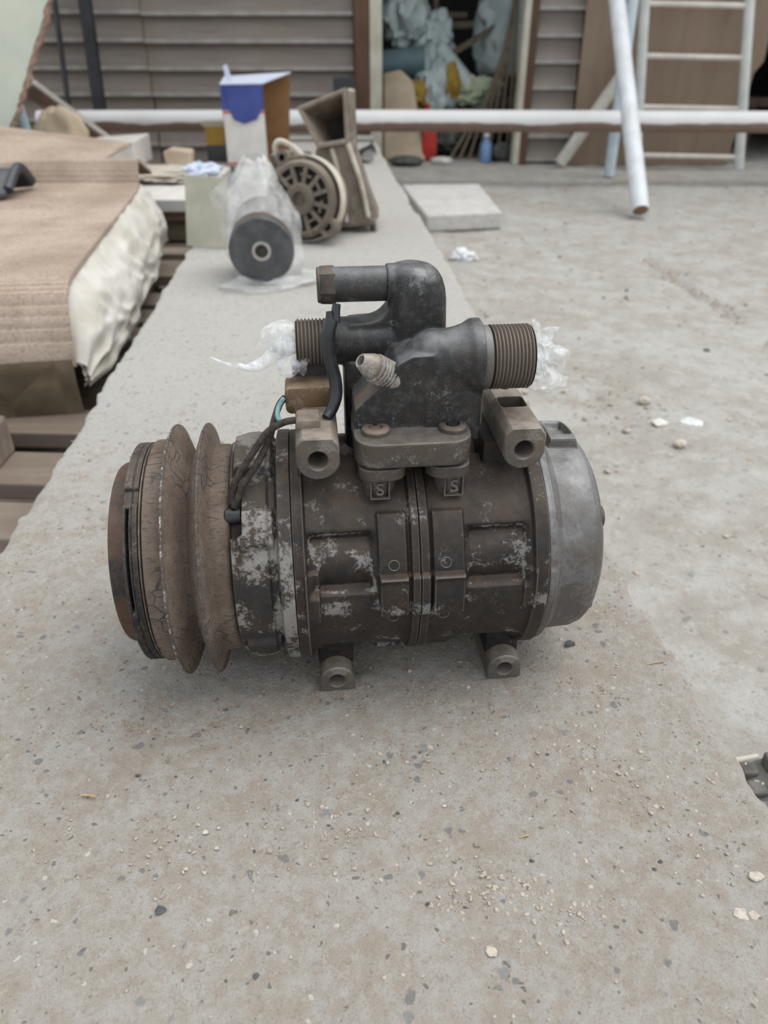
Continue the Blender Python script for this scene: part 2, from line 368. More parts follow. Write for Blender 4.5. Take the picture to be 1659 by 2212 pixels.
M['gasket'] = simple('grey_gasket', L(150, 146, 140), L(170, 166, 160), 60, .6, .1)
def carpet_mat():
    n = N('ribbed_beige_carpet')
    col = n.mix(n.ramp(n.noise(8, 6, .6), .35, .65), L(164, 146, 130), L(190, 172, 157))
    col = n.mix(n.ramp(n.noise(320, 3, .6), .4, .75, 0, .55), col, L(124, 106, 92))
    return n.out(col, .95, 0, n.bump(n.noise(500, 4, .7), .6, .002))
M['carpet'] = carpet_mat()
M['cloth'] = simple('dirty_white_cloth', L(208, 205, 199), L(188, 182, 172), 14, .9, .35, 60, .004)
M['cushion'] = simple('brown_cushion_cloth', L(122, 106, 86), L(146, 130, 110), 10, .95, .3, 200, .002)
M['plastic_dark'] = simple('dark_slate_plastic', L(54, 58, 64), L(66, 70, 76), 20, .45, .1)
M['panel_green'] = simple('pale_green_painted_board', L(184, 190, 178), L(198, 200, 186), 5, .6, .1)
M['panel_edge'] = simple('broken_reddish_board_edge', L(140, 112, 98), L(168, 142, 128), 40)
M['pipe_blue'] = simple('pale_blue_plastic_pipe', L(158, 180, 192), L(172, 190, 198), 10, .5, .1)
M['sack_beige'] = simple('beige_sack_cloth', L(178, 160, 138), L(196, 180, 158), 12, .95, .3, 90, .003)
M['black_bar'] = simple('black_painted_bar', (.018, .02, .024), (.035, .037, .042), 16, .5, .1)
M['sack_white'] = simple('white_woven_sack', L(192, 202, 202), L(172, 186, 188), 9, .6, .3, 40, .006)
M['sack_teal'] = simple('blue_grey_tarp', L(104, 130, 136), L(86, 110, 118), 9, .6)
M['sack_yellow'] = simple('yellow_sack', L(176, 144, 60), L(150, 120, 52), 12, .7)
M['sack_pale'] = simple('pale_green_sack', L(184, 190, 162), L(160, 170, 146), 12, .7)
M['red'] = simple('red_plastic', L(186, 48, 40), L(160, 40, 34), 20, .5, .1)
M['lath'] = simple('dull_tan_lath', L(120, 108, 88), L(96, 88, 74), 16, .8)
M['blue'] = simple('blue_label_plastic', L(116, 146, 186), L(96, 126, 168), 20, .4, .1)
M['grey_mat'] = simple('dark_grey_rubber', L(60, 62, 60), L(86, 88, 84), 30, .7)
M['peb_pale'] = simple('pale_chip_stone', L(200, 192, 178), L(178, 168, 154), 500, .8, .3, 600, .0005)
M['peb_dark'] = simple('dark_grey_stone', L(70, 72, 74), L(92, 92, 92), 300, .75, .3, 800, .0005)
M['peb_mid'] = simple('tan_grit', L(160, 148, 135), L(186, 175, 162), 300, .9, .3, 800, .0005)
M['rust_dirt_shade'] = simple('brown_rust_dirt_shade', L(140, 120, 103), L(160, 140, 122), 300, .95)
M['straw'] = simple('dry_straw', L(186, 160, 118), L(164, 136, 98), 200, .8, .1)
M['plaster'] = simple('white_plaster_crumb', L(198, 190, 178), L(172, 162, 149), 500, .9, .4, 300, .001)
M['tire'] = simple('cracked_grey_rubber', L(96, 94, 92), L(122, 120, 116), 60, .85)
M['clear'] = film_mat('white_plastic_scrap', (.85, .86, .88), (.6, .95))

# ================================================================== THE SETTING
G = -.15                                              # yard ground level; the slab top is z = 0
def axis_samples(lo, hi, dense, n0, n1, n2):
    return np.unique(np.concatenate([np.linspace(lo, dense[0], n0), np.linspace(*dense, n1), np.linspace(dense[1], hi, n2)]))
gx = axis_samples(-6, 6, (-1.0, 2.0), 14, 190, 14); gy = axis_samples(-4, 5.6, (.1, 3.8), 14, 230, 12)
X, Yg = np.meshgrid(gx, gy)
Z = G + .0035*fbm(np.stack([X*4, Yg*4, X*0], -1), 4, 3) + .0022*fbm(np.stack([X*26, Yg*26, X*0+3], -1), 3, 9)
dd = np.abs(X-(.688-(Yg-1.407)*.0738)+.012*fbm(np.stack([Yg*9, X*0, X*0], -1), 2, 14)); Z -= .009*np.exp(-(dd/.016)**2)*win(Yg, 1.40, 1.9, .06)   # a crack in the yard
Z = np.minimum(Z, G+.004)
struct('floor', MB().grid(np.stack([X, Yg, Z], -1)), M['ground'], 'rough pale grey dusty concrete yard floor', smooth=180, recalc=False)

# concrete slab: irregular broken edges, gently uneven top
sv = np.unique(np.concatenate([np.linspace(-.5, .1, 30), np.linspace(.1, .6, 170), np.linspace(.6, 1.4, 130), np.linspace(1.4, 3.23, 90)]))
def slab_edge(y, side):
    x = (-.2705 if side < 0 else .172) - .0737*(y-(.427 if side < 0 else .258))
    q = np.stack([y*40, y*0+side, y*0], -1)
    return x + .0022*fbm(q, 4, 5+side) + .005*fbm(q*.14, 2, 8+side)
le, re = slab_edge(sv, -1), slab_edge(sv, 1)
us = np.unique(np.concatenate([np.linspace(0, .04, 8), np.linspace(.04, .96, 110), np.linspace(.96, 1, 8)]))
XX = le[:, None]+(re-le)[:, None]*us[None]; YY = np.repeat(sv[:, None], len(us), 1)
ed = np.minimum(us, 1-us)[None]*.44
ZZ = -.0012+.0006*fbm(np.stack([XX*25, YY*25, XX*0], -1), 4, 21) + .0005*fbm(np.stack([XX*150, YY*150, XX*0], -1), 2, 31)
ZZ -= .004*np.exp(-ed/.0025)*(1+.9*fbm(np.stack([XX*0, YY*60, XX*0+5], -1), 3, 41))
ZZ = np.minimum(ZZ, 0)
top = np.stack([XX, YY, ZZ], -1); slab = MB().grid(top)
def skirt(P):
    Q = np.stack([P]+[np.stack([P[:, 0]+(.003*fbm(np.stack([P[:, 0]*30, P[:, 1]*30, P[:, 1]*0+k], -1), 2, 50)), P[:, 1], P[:, 2]*(1-k/5)+(G-.004)*k/5], -1) for k in range(1, 6)], 0); slab.grid(Q)
for P in (top[:, 0], top[::-1, -1], top[-1], top[0, ::-1]): skirt(P)
o = obj('concrete_slab', slab, M['slab'], smooth=50, recalc=False)
tag(o, 'long pale concrete slab with broken edges carrying the compressor', 'slab')
SLAB = o

# back wall: lapped boards left of the doorway and between doorway and hardboard
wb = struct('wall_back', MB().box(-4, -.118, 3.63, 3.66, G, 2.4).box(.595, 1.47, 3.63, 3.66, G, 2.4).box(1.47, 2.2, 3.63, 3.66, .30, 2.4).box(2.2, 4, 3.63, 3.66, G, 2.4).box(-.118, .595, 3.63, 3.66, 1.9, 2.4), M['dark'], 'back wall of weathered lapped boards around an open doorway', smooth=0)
def boards(x0, x1, z0, step, n):
    mb = MB().add([(x0, 3.603, 0), (x1, 3.603, 0), (x1, 3.630, step+.02), (x0, 3.630, step+.02), (x0, 3.616, 0), (x1, 3.616, 0), (x1, 3.636, step+.02), (x0, 3.636, step+.02)],
                  [(0, 1, 2, 3), (4, 7, 6, 5), (0, 4, 5, 1), (3, 2, 6, 7), (0, 3, 7, 4), (1, 5, 6, 2)])
    ed = MB().box(x0, x1, 3.598, 3.612, -.002, .012)
    me = None
    for k in range(n):
        if me is None: b = obj('plank', mb, M['siding'], wb, smooth=0); me = b.data; e = obj('plank_edge', ed, M['siding_edge'], b, smooth=0); em = e.data
        else:
            b = bpy.data.objects.new('plank', me); C.objects.link(b); b.parent = wb
            e = bpy.data.objects.new('plank_edge', em); C.objects.link(e); e.parent = b
        b.location = (random.uniform(-.002, .002), random.uniform(-.002, .002), z0+k*step)
        b.rotation_euler = (0, random.uniform(-.0015, .0015), 0)
boards(-3.2, -.985, -.169, .0955, 22); boards(-.98, -.125, -.172, .0955, 22); boards(.60, .812, -.137, .0925, 22)
trim = lambda n, mb, m, lab: struct(n, mb, m, lab, smooth=0, bevel=.003)
trim('trim_1', MB().box(-.122, -.058, 3.575, 3.66, G, 1.95), M['post'], 'dark brown upright post left of the doorway')
trim('trim_2', MB().box(-.058, -.008, 3.57, 3.67, G, 1.9), M['jamb'], 'chipped white left door jamb')
trim('trim_3', MB().box(.566, .592, 3.58, 3.67, G, 1.9), M['jamb'], 'narrow white right door jamb')
trim('trim_4', MB().box(.592, .625, 3.585, 3.63, G, 1.95), M['post'], 'brown batten right of the doorway')
hb = MB().prism([(.812, G+.002), (1.50, G+.002), (1.53, .20), (1.56, .24), (1.56, 1.9), (.79, 1.9)], 3.56, 3.572)
o = obj('hardboard_panel', hb, M['ply'], smooth=0, base=True); tag(o, 'brown hardboard sheet standing against the back wall behind the ladder', 'board')
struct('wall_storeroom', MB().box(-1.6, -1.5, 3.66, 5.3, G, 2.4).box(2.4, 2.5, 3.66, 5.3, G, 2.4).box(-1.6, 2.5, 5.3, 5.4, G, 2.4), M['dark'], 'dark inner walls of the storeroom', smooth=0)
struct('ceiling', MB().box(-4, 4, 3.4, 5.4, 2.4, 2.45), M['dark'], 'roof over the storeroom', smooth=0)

# ================================================================== THE COMPRESSOR
HZ = .070; YAW = math.radians(5.8)
comp = thing('car_compressor', 'grimy cast aluminium car air conditioning compressor with grooved belt pulley, standing on the concrete slab', 'compressor', (0, .336, 0), YAW)
def part(name, mb, mat, parent=None, **k):
    o = obj(name, mb, mat, parent or comp, **k)
    if parent is None: o.location = (0, 0, HZ)
    return o
D = math.radians
def drum(rf, a_lo, a_hi, na, nphi=600, a_left=None, r_in=.03):
    """surface of revolution whose radius rf(a, phi_deg) carries the cast relief; closed at both ends"""
    ph = np.linspace(-180, 180, nphi, endpoint=False); t = np.linspace(0, 1, na)
    lo = np.full(nphi, a_lo) if a_left is None else a_left(ph)
    A = lo[None]+(a_hi-lo)[None]*t[:, None]; PH = np.repeat(ph[None], na, 0)
    R = rf(A, PH)
    R[0] -= .0004; R[-1] -= .0004
    pr = np.radians(PH)
    rings = [np.stack([lo, -r_in*np.cos(pr[0]), r_in*np.sin(pr[0])], -1)]
    rings += [np.stack([A[i], -R[i]*np.cos(pr[i]), R[i]*np.sin(pr[i])], -1) for i in range(na)]
    rings += [np.stack([A[-1], -r_in*np.cos(pr[0]), r_in*np.sin(pr[0])], -1)]
    X = np.stack(rings, 0); X = np.concatenate([X, X[:, :1]], 1)
    return MB().grid(X)
def angd(p, c): return (p-c+180) % 360-180
SEAM = .0118
def r_block(A, P):
    R = np.full(A.shape, .0568)
    for k in range(5):                                  # recessed windows with the swelling of a bore inside, all round
        q = angd(P, 22.5+72*k)
        for a0, a1 in ((-.0405, -.0105), (.0350, .0640)):
            w_ = win(A, a0, a1, .0022)*win(q, -14.5, 14.0, 2.2)
            bulge = np.cos(np.clip(q/13.5, -1, 1)*PI/2)*.0042
            R += w_*(-.0056+bulge)
        R += .0009*np.exp(-((q+27)/8)**2)*(win(A, -.0405, -.011, .004)+win(A, .035, .064, .004))
    rib = win(A, .0076, .0165, .0008); R += rib*.0030
    q = P
    st = (win(A, -.0080, .0058, .0009)+win(A, .0180, .0332, .0009))
    R += st*win(q, 14, 45.5, 1.5)*.0022
    R += st*win(q, -4.8, 16, .9)*.0050 + win(A, .0055, .0185, .0006)*win(q, -4.8, 16, .9)*.0024
    for k in range(1, 5):
        q2 = angd(P, 5+72*k); R += st*win(q2, -10, 10, 1.2)*.0032
    R += win(A, -.0500, -.0418, .0007)*.0034            # front flange
    R += ss(A, -.0455, -.0418)*(1-ss(A, -.0418, -.034))*.0010
    R += win(A, .0668, .0760, .0008)*.0032              # rear flange
    R += (ss(A, .0600, .0668))*.0007
    for k in range(5):
        q3 = angd(P, 5.5+72*k)
        R += win(A, -.0430, -.0362, .0007)*win(q3, -12.5, 13.5, .9)*.0026
        R += win(A, .0622, .0680, .0007)*win(q3, -10.5, 10, .9)*.0024
        R += np.exp(-((q3-36)/9)**2)*.0006
    R -= .0009*np.exp(-((A-SEAM)/.00022)**2)
    R += .00012*fbm(np.stack([A*160, P*.16, A*0], -1), 3, 77)
    return R
cb1 = part('cylinder_block', drum(r_block, -.0476, SEAM-.00008, 150), M['body'], smooth=60)
cb2 = part('cylinder_block', drum(r_block, SEAM+.00008, .0740, 155), M['body'], smooth=60)
def r_front(A, P):
    R = np.full(A.shape, .0562)
    R += win(A, -.0545, -.0440, .0008)*.0048
    R -= win(A, -.0588, -.0552, .0009)*.0014
    R += .0010*np.exp(-((A+.0665)/.006)**2)
    for k in range(5):
        q = angd(P, 5.5+72*k+36); R += win(A, -.0735, -.0560, .001)*win(q, -9, 9, 2)*.0030
    q = angd(P, 84); R += win(A, -.0745, -.0562, .001)*win(q, -14, 13, 1.5)*.0060
    R += .00015*fbm(np.stack([A*200, P*.2, A*0], -1), 3, 78)
    return R
def fh_left(ph):
    cutm = win(ph, 38, 64, .7)+win(ph, 108, 134, .7)+win(ph, -62, -34, .7)
    return -.0763+.0058*np.clip(cutm, 0, 1)
fh = part('front_housing', drum(r_front, -.0763, -.0479, 110, 600, fh_left), M['body_front'], smooth=60)
for k, p in enumerate((50, 121, -47)):
    b = MB().lathe([(-.0790, 0), (-.0790, .0034), (-.0784, .0041), (-.0715, .0041), (-.0715, .003)], n=28)
    o = part('bolt', b, M['bolt'] if k else M['rubber'], fh, smooth=40); r_ = .0512
    o.location = (0, -r_*math.cos(D(p)), r_*math.sin(D(p)))
# rear head
def r_rear(A, P):
    R = np.interp(A, [.0742, .0776, .0782, .0802, .0825, .0965, .1000, .1032, .1058, .1072], [.0600, .0598, .0588, .0568, .0548, .0542, .0530, .0505, .0462, .0405])
    R -= .0005*np.exp(-((A-.0772)/.0005)**2)
    q = angd(P, 97); R += win(A, .0832, .0985, .0012)*win(q, -15, 13, 1.3)*.0052 - win(A, .0862, .0960, .0008)*win(q, -9, 9, 1)*.0042
    for k in range(5):
        q = angd(P, 5.5+72*k); R += win(A, .0742, .0800, .0008)*win(q, -9, 9, 2)*.0010
    R += .00012*fbm(np.stack([A*120, P*.12, A*0], -1), 3, 79)
    return R
rh = part('rear_head', drum(r_rear, .0742, .1072, 130, 600, None, .0005), M['rear'], smooth=60)
for k, p in enumerate((40, -32, 112, 184, -104)):
    b = MB().lathe([(.1005, .0062), (.1058, .0062), (.1066, .0056), (.1069, .003), (.106, .0026), (.106, 0)], n=26)
    o = part('bolt', b, M['bolt'], rh, smooth=40); r_ = .0420
    o.location = (0, -r_*math.cos(D(p)), r_*math.sin(D(p)))
# clutch and pulley
pul = part('pulley', MB().lathe([(-.1162, .030), (-.1162, .0576), (-.1158, .0584), (-.1080, .0586), (-.1072, .0594), (-.1066, .0655), (-.1062, .0660), (-.1054, .0660), (-.1049, .0655),
    (-.0990, .0505), (-.0978, .0496), (-.0966, .0505), (-.0908, .0655), (-.0904, .0660), (-.0896, .0660), (-.0890, .0654), (-.0876, .0600), (-.0866, .0562), (-.0855, .0548),
    (-.0800, .0546), (-.0785, .0541), (-.0774, .0530), (-.0768, .0512), (-.0768, .035)], n=200, cap0=True, cap1=True), M['pulley'], smooth=32)
part('rotor_ring', MB().lathe([(-.1180, .030), (-.1180, .0566), (-.1177, .0572), (-.1172, .0572), (-.1169, .0566), (-.1169, .030)], n=160), M['ring'], smooth=40)
# armature plate: ring with long slots round its edge, so the dark gaps show
def r_arm(A, P):
    R = np.full(A.shape, .0572)
    for k in range(3):
        q = angd(P, 30+120*k); R -= win(q, -26, 24, 1.0)*win(A, -.1236, -.1222, .0003)*.0045
        R -= win(angd(P, 62+120*k), -5, 3, .6)*.0016
    R -= .0006*np.exp(-((A+.1212)/.0004)**2)
    R += .0002*fbm(np.stack([A*0, P*.3, A*0], -1), 2, 80)
    return R
part('armature_plate', drum(r_arm, -.1250, -.1184, 36, 480, None, .01), M['armature'], smooth=45)
part('clutch_hub', MB().lathe([(-.1392, 0), (-.1392, .008), (-.1352, .0085), (-.1350, .0442), (-.1343, .0464), (-.1330, .0472), (-.1262, .0478), (-.1252, .0470), (-.1250, .02)], n=160), M['hub'], smooth=32)
part('hub_nut', MB().lathe([(-.1440, 0), (-.1440, .0065), (-.1425, .0078), (-.139, .0078), (-.139, 0)], n=6), M['bolt'], smooth=25)
part('field_coil', MB().lathe([(-.0772, .02), (-.0772, .0488), (-.0764, .0502), (-.0700, .0502), (-.0700, .02)], n=120), M['coil'], smooth=40)

# mounting lugs
def poly_r(poly, ang):
    dx, dz = math.cos(ang), math.sin(ang); best = None
    for i in range(len(poly)):
        (x0, z0), (x1, z1) = poly[i], poly[(i+1) % len(poly)]; ex, ez = x1-x0, z1-z0
        den = dx*ez-dz*ex
        if abs(den) < 1e-12: continue
        t = (x0*ez-z0*ex)/den; u = (x0*dz-z0*dx)/den
        if t > 0 and -1e-6 <= u <= 1+1e-6: best = t if best is None else max(best, t)
    return best
def lug_mesh(poly, r_in, y0, y1, depth, n=72):
    out = [poly_r(poly, 2*PI*i/n) for i in range(n)]
    ring = lambda R, y: [((R[i] if isinstance(R, list) else R)*math.cos(2*PI*i/n), y, (R[i] if isinstance(R, list) else R)*math.sin(2*PI*i/n)) for i in range(n)]
    e = .0007
    rings = [ring(r_in*.94, y0+depth), ring(r_in, y0+depth*.97), ring(r_in, y0+.0006), ring(r_in+e, y0), ring([q-e for q in out], y0), ring(out, y0+e), ring(out, y1-e), ring([q-e for q in out], y1)]
    return MB().loft(rings, True, True)
up_poly = [(-.0098, -.002)]+[(-.0100*math.cos(a), -.0098*math.sin(a)) for a in np.linspace(.2, PI-.2, 18)]+[(.0098, -.002), (.0098, .0075), (.0068, .0112), (-.0068, .0112), (-.0098, .0075)]
lo_poly = [(-.0094, -.0070), (.0094, -.0070)]+[(.0094*math.cos(a), .0094*math.sin(a)) for a in np.linspace(0, PI, 22)]
LUGS = []
for nm, a, z, y0, y1 in (('L', -.0337, .0693, -.0382, .020), ('R', .0612, .0700, -.0382, .019)):
    me = lug_mesh(up_poly, .0045, y0, y1, .030).mesh(); fixn(me)
    web = MB().box(-.0080 if nm == 'L' else -.0150, .0080, -.0200, .019, -.040, -.004)
    if nm == 'R':
        c1 = MB().prism(rrect(-.0062, .0068, -.0150, -.0028, .0022), .0035, .020, 'z')
        c2 = MB().prism([(.0022*math.cos(t)+.0008, .0022*math.sin(t)+.0085) for t in np.linspace(0, 2*PI, 20)[:-1]], .005, .02, 'z')
        me = cut(me, [c1, c2])
    lg = part('mounting_lug', me, M['lug'], smooth=30, recalc=False); lg.location = (a, 0, HZ+z)
    o = part('web', web, M['coil'], lg, smooth=30, bevel=.002)
    LUGS.append(lg)
for a, z in ((-.0297, -.0630), (.0624, -.0630)):
    lg = part('mounting_lug', lug_mesh(lo_poly, .0042, -.0430, .040, .030), M['lug'], smooth=30); lg.location = (a, 0, HZ+z)
    part('web', MB().prism([(-.0093, .002), (.0093, .002), (.0098, .030), (-.0098, .030)], -.0335, .036), M['coil'], lg, smooth=30, bevel=.002)

# port bosses under the flange, each with a cast S in a square frame
def letter_S(size, depth):
    c = bpy.data.curves.new('s', 'FONT'); c.body = 'S'; c.size = size; c.align_x = 'CENTER'; c.align_y = 'CENTER'; c.extrude = depth; c.offset = size*.012
    o = bpy.data.objects.new('s', c); C.objects.link(o); dg = bpy.context.evaluated_depsgraph_get(); dg.update()
    me = bpy.data.meshes.new_from_object(o.evaluated_get(dg)); bpy.data.objects.remove(o, do_unlink=True)
    me.transform(Matrix.Rotation(PI/2, 4, 'X')); return me
S_ME = letter_S(.0086, .0005)
for a, x0, x1 in ((-.0056, -.0155, .0068), (.0294, .0166, .0372)):
    ps = [MB().prism(rrect(x0, x1, -.0392, -.006, .007), .0572, .0632, 'z'),
          MB().lathe([(0, 0), (.0006, .0030), (.0022, .0055), (.0048, .0072), (.009, .0080), (.022, .0084)], axis_matrix((a, -.0285, .0415), (0, 0, 1)), 40),
          MB().box(a-.0078, a+.0078, -.0290, -.010, .040, .060)]
    bo = part('port_boss', fuse(ps, .0006, 4), M['plate'], smooth=60)
    me = S_ME.copy(); o = part('letter_s', me, M['letter'], bo, smooth=0); o.location = (a, -.0373, .0520); o.rotation_euler = (D(-4), 0, 0)
    fr = MB()
    for q0, q1, r0, r1 in ((-.0042, .0042, .0046, .0051), (-.0042, .0042, -.0051, -.0046), (-.0045, -.0040, -.0051, .0051), (.0040, .0045, -.0051, .0051)):
        fr.box(q0, q1, -.0006, .003, r0, r1)
    o = part('letter_frame', fr, M['letter'], bo, smooth=0); o.location = (a, -.0367, .0520); o.rotation_euler = (D(-4), 0, 0)

# manifold
R0 = axis_matrix((0, 0, 0), (1, 0, 0))
def rod(a0, a1, y, z, r0, r1=None, n=48): return MB().lathe([(a0, r0), (a1, r0 if r1 is None else r1)], Matrix.Translation((0, y, z)), n)
PY = -.012
mp = [MB().prism(rrect(-.0165, .0370, -.0408, .012, .0105), .0650, .0768, 'z'),
      # front chamber: barrel to the wide port, wall below, sloping shoulder to the left
      MB().lathe([(.006, .001), (.0085, .0055), (.0115, .0092), (.0155, .0120), (.0205, .0134), (.027, .0139), (.0315, .0146), (.0355, .0160), (.0385, .0180), (.0430, .0181)], Matrix.Translation((0, PY, .1055)), 64),
      MB().prism([(.0165, .070), (.0425, .070), (.0425, .1055), (.0235, .1055), (.0165, .0960)], -.0258, .004),
      MB().prism([(-.0160, .070), (-.0160, .0868), (-.0055, .0972), (.0008, .1040), (.0042, .1085), (.0105, .1118), (.021, .112), (.021, .070)], -.0245, .002),
      # rear chamber: column, tower, neck to the left port, barrel for the pipe stub
      MB().prism(rrect(-.0190, .020, .000, .024, .006), .045, .100, 'z'),
      rod(-.0235, .012, .011, .1078, .0113),
      MB().loft([[(x, y, z) for x, y in rrect(.0034+e0, .0298-e1, -.0035+e2, .0255-e2, .0100)] for z, e0, e1, e2 in ((.070, 0, -.001, 0), (.105, 0, -.0008, 0), (.128, .0004, 0, 0), (.1330, .0006, .0006, .0004), (.1375, .0007, .0020, .0014), (.1405, .0008, .0042, .0030), (.1424, .0012, .0066, .0050), (.1432, .0022, .0082, .0065))]),
      rod(.0020, .018, .011, .1338, .0096),
      MB().prism([(-.016, .1182)]+[(-.0075+.0115*math.sin(t), .1300-.0115*math.cos(t)) for t in np.linspace(0, PI/2, 9)]+[(.008, .1300), (.008, .112), (-.016, .112)], .003, .019)]
mani = part('manifold', fuse(mp, .00068, 9, .55), M['manifold'], smooth=180)
fl = fuse([MB().prism(rrect(-.0168, .0373, -.0411, -.006, .0108), .0652, .0772, 'z')], .0006, 4)
part('flange_plate', fl, M['plate'], mani, smooth=60)
def ring_thread(a0, a1, y, z, r, pitch, bore, nose=.0008):
    p = [(a0+.010, bore*.9), (a0+.001, bore), (a0, bore+.0004), (a0, r-nose)]
    k = int((a1-a0)/pitch)
    for i in range(k):
        s0 = a0+nose*.6+(a1-a0-nose)*i/k; s1 = a0+nose*.6+(a1-a0-nose)*(i+1)/k; m_ = (s0+s1)/2; pt = (s1-s0)
        p += [(s0, r-.0011), (m_-pt*.10, r), (m_+pt*.10, r), (s1, r-.0011)]
    p.append((a1, r-.0008)); return p
t = ring_thread(-.0412, -.0228, 0, 0, .01085, .0018, .0078)
o = part('threaded_port', MB().lathe(t, n=110), M['thread'], mani, smooth=30); o.location = (0, .011, .1078)
t = [(-x, r) for x, r in ring_thread(-.0664, -.0470, 0, 0, .01475, .00162, .0112, .0006)]
part('port_collar', MB().lathe([(.0422, .012), (.0425, .0147), (.0462, .0147), (.0470, .0142), (.0470, .012)], Matrix.Translation((0, PY, .1055)), 80), M['rear'], mani, smooth=35)
o = part('threaded_port', MB().lathe(t, n=120), M['thread'], mani, smooth=30); o.location = (0, PY, .1055)
part('pipe_stub', MB().lathe([(-.0235, .006), (-.0230, .0076), (-.022, .0079), (.004, .0079), (.006, .007)], Matrix.Translation((0, .011, .1345)), 64), M['manifold'], mani, smooth=35)
part('hex_nut', MB().lathe([(-.0292, .004), (-.0292, .0078), (-.0284, .0086), (-.0222, .0088), (-.0214, .0082), (-.0214, .004)], Matrix.Translation((0, .011, .1345)) @ Matrix.Rotation(D(12), 4, 'X'), 6), M['bolt'], mani, smooth=20, bevel=.0006)
part('nut_collar', MB().lathe([(-.0300, .003), (-.0300, .0072), (-.0296, .0080), (-.0284, .0080), (-.0284, .003)], Matrix.Translation((0, .011, .1345)), 48), M['bolt'], mani, smooth=35)
part('casting_seam', MB().tube([(.0424, -.0225, .1195), (.0430, -.0255, .110), (.0427, -.0262, .095), (.0424, -.0262, .0785)], .00028, 8), M['ring'], mani, smooth=60)
fm = axis_matrix((.0015, -.0185, .1005), (-.78, -.33, .56)) @ Matrix.Scale(1.14, 4)
part('flare_fitting', MB().lathe([(-.004, .0060), (.0012, .0060)]+[q for i in range(5) for q in ((.0016+i*.0016, .0050), (.0021+i*.0016, .0058), (.0026+i*.0016, .0058), (.0031+i*.0016, .0050))]+
     [(.0105, .0052), (.0115, .0050), (.0162, .0030), (.0166, .0026), (.0164, .0021), (.010, .0019), (.010, 0)], fm, 56), M['flare'], mani, smooth=35)
part('dust_drift', MB().add([(-.0158, -.0236, .0872), (-.0158, -.011, .0876), (-.0052, -.011, .0980), (.0008, -.015, .1042), (-.0052, -.0236, .0976), (-.0150, -.0242, .0862), (-.0150, -.011, .0862), (-.0040, -.011, .0970), (.0012, -.015, .1030), (-.0042, -.0242, .0968)],
    [(0, 4, 3, 2, 1), (5, 6, 7, 8, 9), (0, 5, 9, 4), (4, 9, 8, 3), (3, 8, 7, 2), (2, 7, 6, 1), (1, 6, 5, 0)]), M['dust_bolt'], mani, smooth=40, bevel=.0005)
for k, a in enumerate((-.0066, .0292)):
    mb = MB().lathe([(-.002, .0066), (.0018, .0066), (.0025, .0061), (.0028, .0054), (.0028, .0034), (.0018 if k == 0 else .0004, .0030), (.0020 if k == 0 else .0004, 0)], axis_matrix((0, 0, 0), (0, 0, 1)), 48)
    o = part('flange_bolt', mb, M['dust_bolt'] if k == 0 else M['bolt'], mani, smooth=35); o.location = (a, -.0275, .0772)
    if k == 1:
        s_ = part('socket', MB().prism([(.0030*math.cos(t)*(1 if i % 2 else .72), .0030*math.sin(t)*(1 if i % 2 else .72)) for i, t in enumerate(np.linspace(0, 2*PI, 13)[:-1])], .0006, .0027, 'z'), M['hole'], mani, smooth=0); s_.location = (a, -.0275, .0772)
# casting ring marks
def on_drum(a, ph, r): return (a, -r*math.cos(D(ph)), r*math.sin(D(ph)))
def torus(R, r, n=20, m=8):
    return MB().grid(np.array([[((R+r*math.cos(b))*math.cos(a), (R+r*math.cos(b))*math.sin(a), r*math.sin(b)) for b in np.linspace(0, 2*PI, m+1)] for a in np.linspace(0, 2*PI, n+1)]))
tor = torus(.0014, .00022).mesh(); fixn(tor); tor2 = torus(.0025, .00028).mesh(); fixn(tor2)
for a, ph, r, me, pa in ((-.0327, 42.0, .0568, tor, cb1), (-.0372, 39.6, .0567, tor, cb1), (-.0270, 39.6, .0567, tor, cb1), (.0584, 42.0, .0568, tor, cb2), (.0545, 39.6, .0567, tor, cb2),
                         (-.0008, 20.8, .0590, tor2, cb1), (.0240, 20.8, .0590, tor2, cb2), (-.0010, -10, .0569, tor2, cb1), (.0240, -10, .0569, tor2, cb2)):
    o = part('casting_ring', me.copy(), M['plate'], pa, smooth=180, recalc=False); o.location = on_drum(a, ph, r)
    o.rotation_euler = Vector(on_drum(0, ph, 1)).to_track_quat('Z', 'Y').to_euler()

# wiring on the left lug
con = part('connector', MB().prism(rrect(-.0478, -.0236, .0770, .0905, .003), -.004, .013), M['connector'], smooth=40, bevel=.0012)
part('connector_seal', MB().prism(rrect(-.0440, -.0262, .078, .0975, .004), .0125, .020), M['seal'], con, smooth=40, bevel=.001)
part('cable_clip', MB().prism(rrect(-.0428, -.0318, .0795, .0842, .0015), -.0270, -.0140), M['clip'], smooth=40, bevel=.0006)
cab = part('cable', MB().tube([(-.0240, -.0045, .1235), (-.0262, -.0062, .117), (-.0258, -.0070, .106), (-.0238, -.0082, .096), (-.0236, -.0108, .089), (-.0262, -.0150, .0835), (-.0290, -.0185, .0812)], .0031, 16, [.0030, .0034, .0031, .0031, .0029, .0027, .0022]), M['rubber'], smooth=60)
part('cable_end', MB().tube([(-.0228, -.0040, .1215), (-.0222, -.0028, .1262), (-.0216, -.0022, .1295)], .0021, 10, [.0025, .0021, .0019]), M['rubber'], cab, smooth=40)
part('cable_end', MB().tube([(-.0250, -.0050, .1225), (-.0252, -.0044, .1268)], .0016, 8, [.0020, .0014], 1), M['rubber'], cab, smooth=40)
part('wire', MB().tube([(-.0400, -.0205, .0818), (-.0480, -.0200, .0808), (-.0560, -.0215, .0770), (-.0620, -.0235, .0700), (-.0690, -.0265, .0610), (-.0738, -.0290, .0530), (-.0748, -.0315, .0450)], .00165, 12), M['wire'], smooth=60)
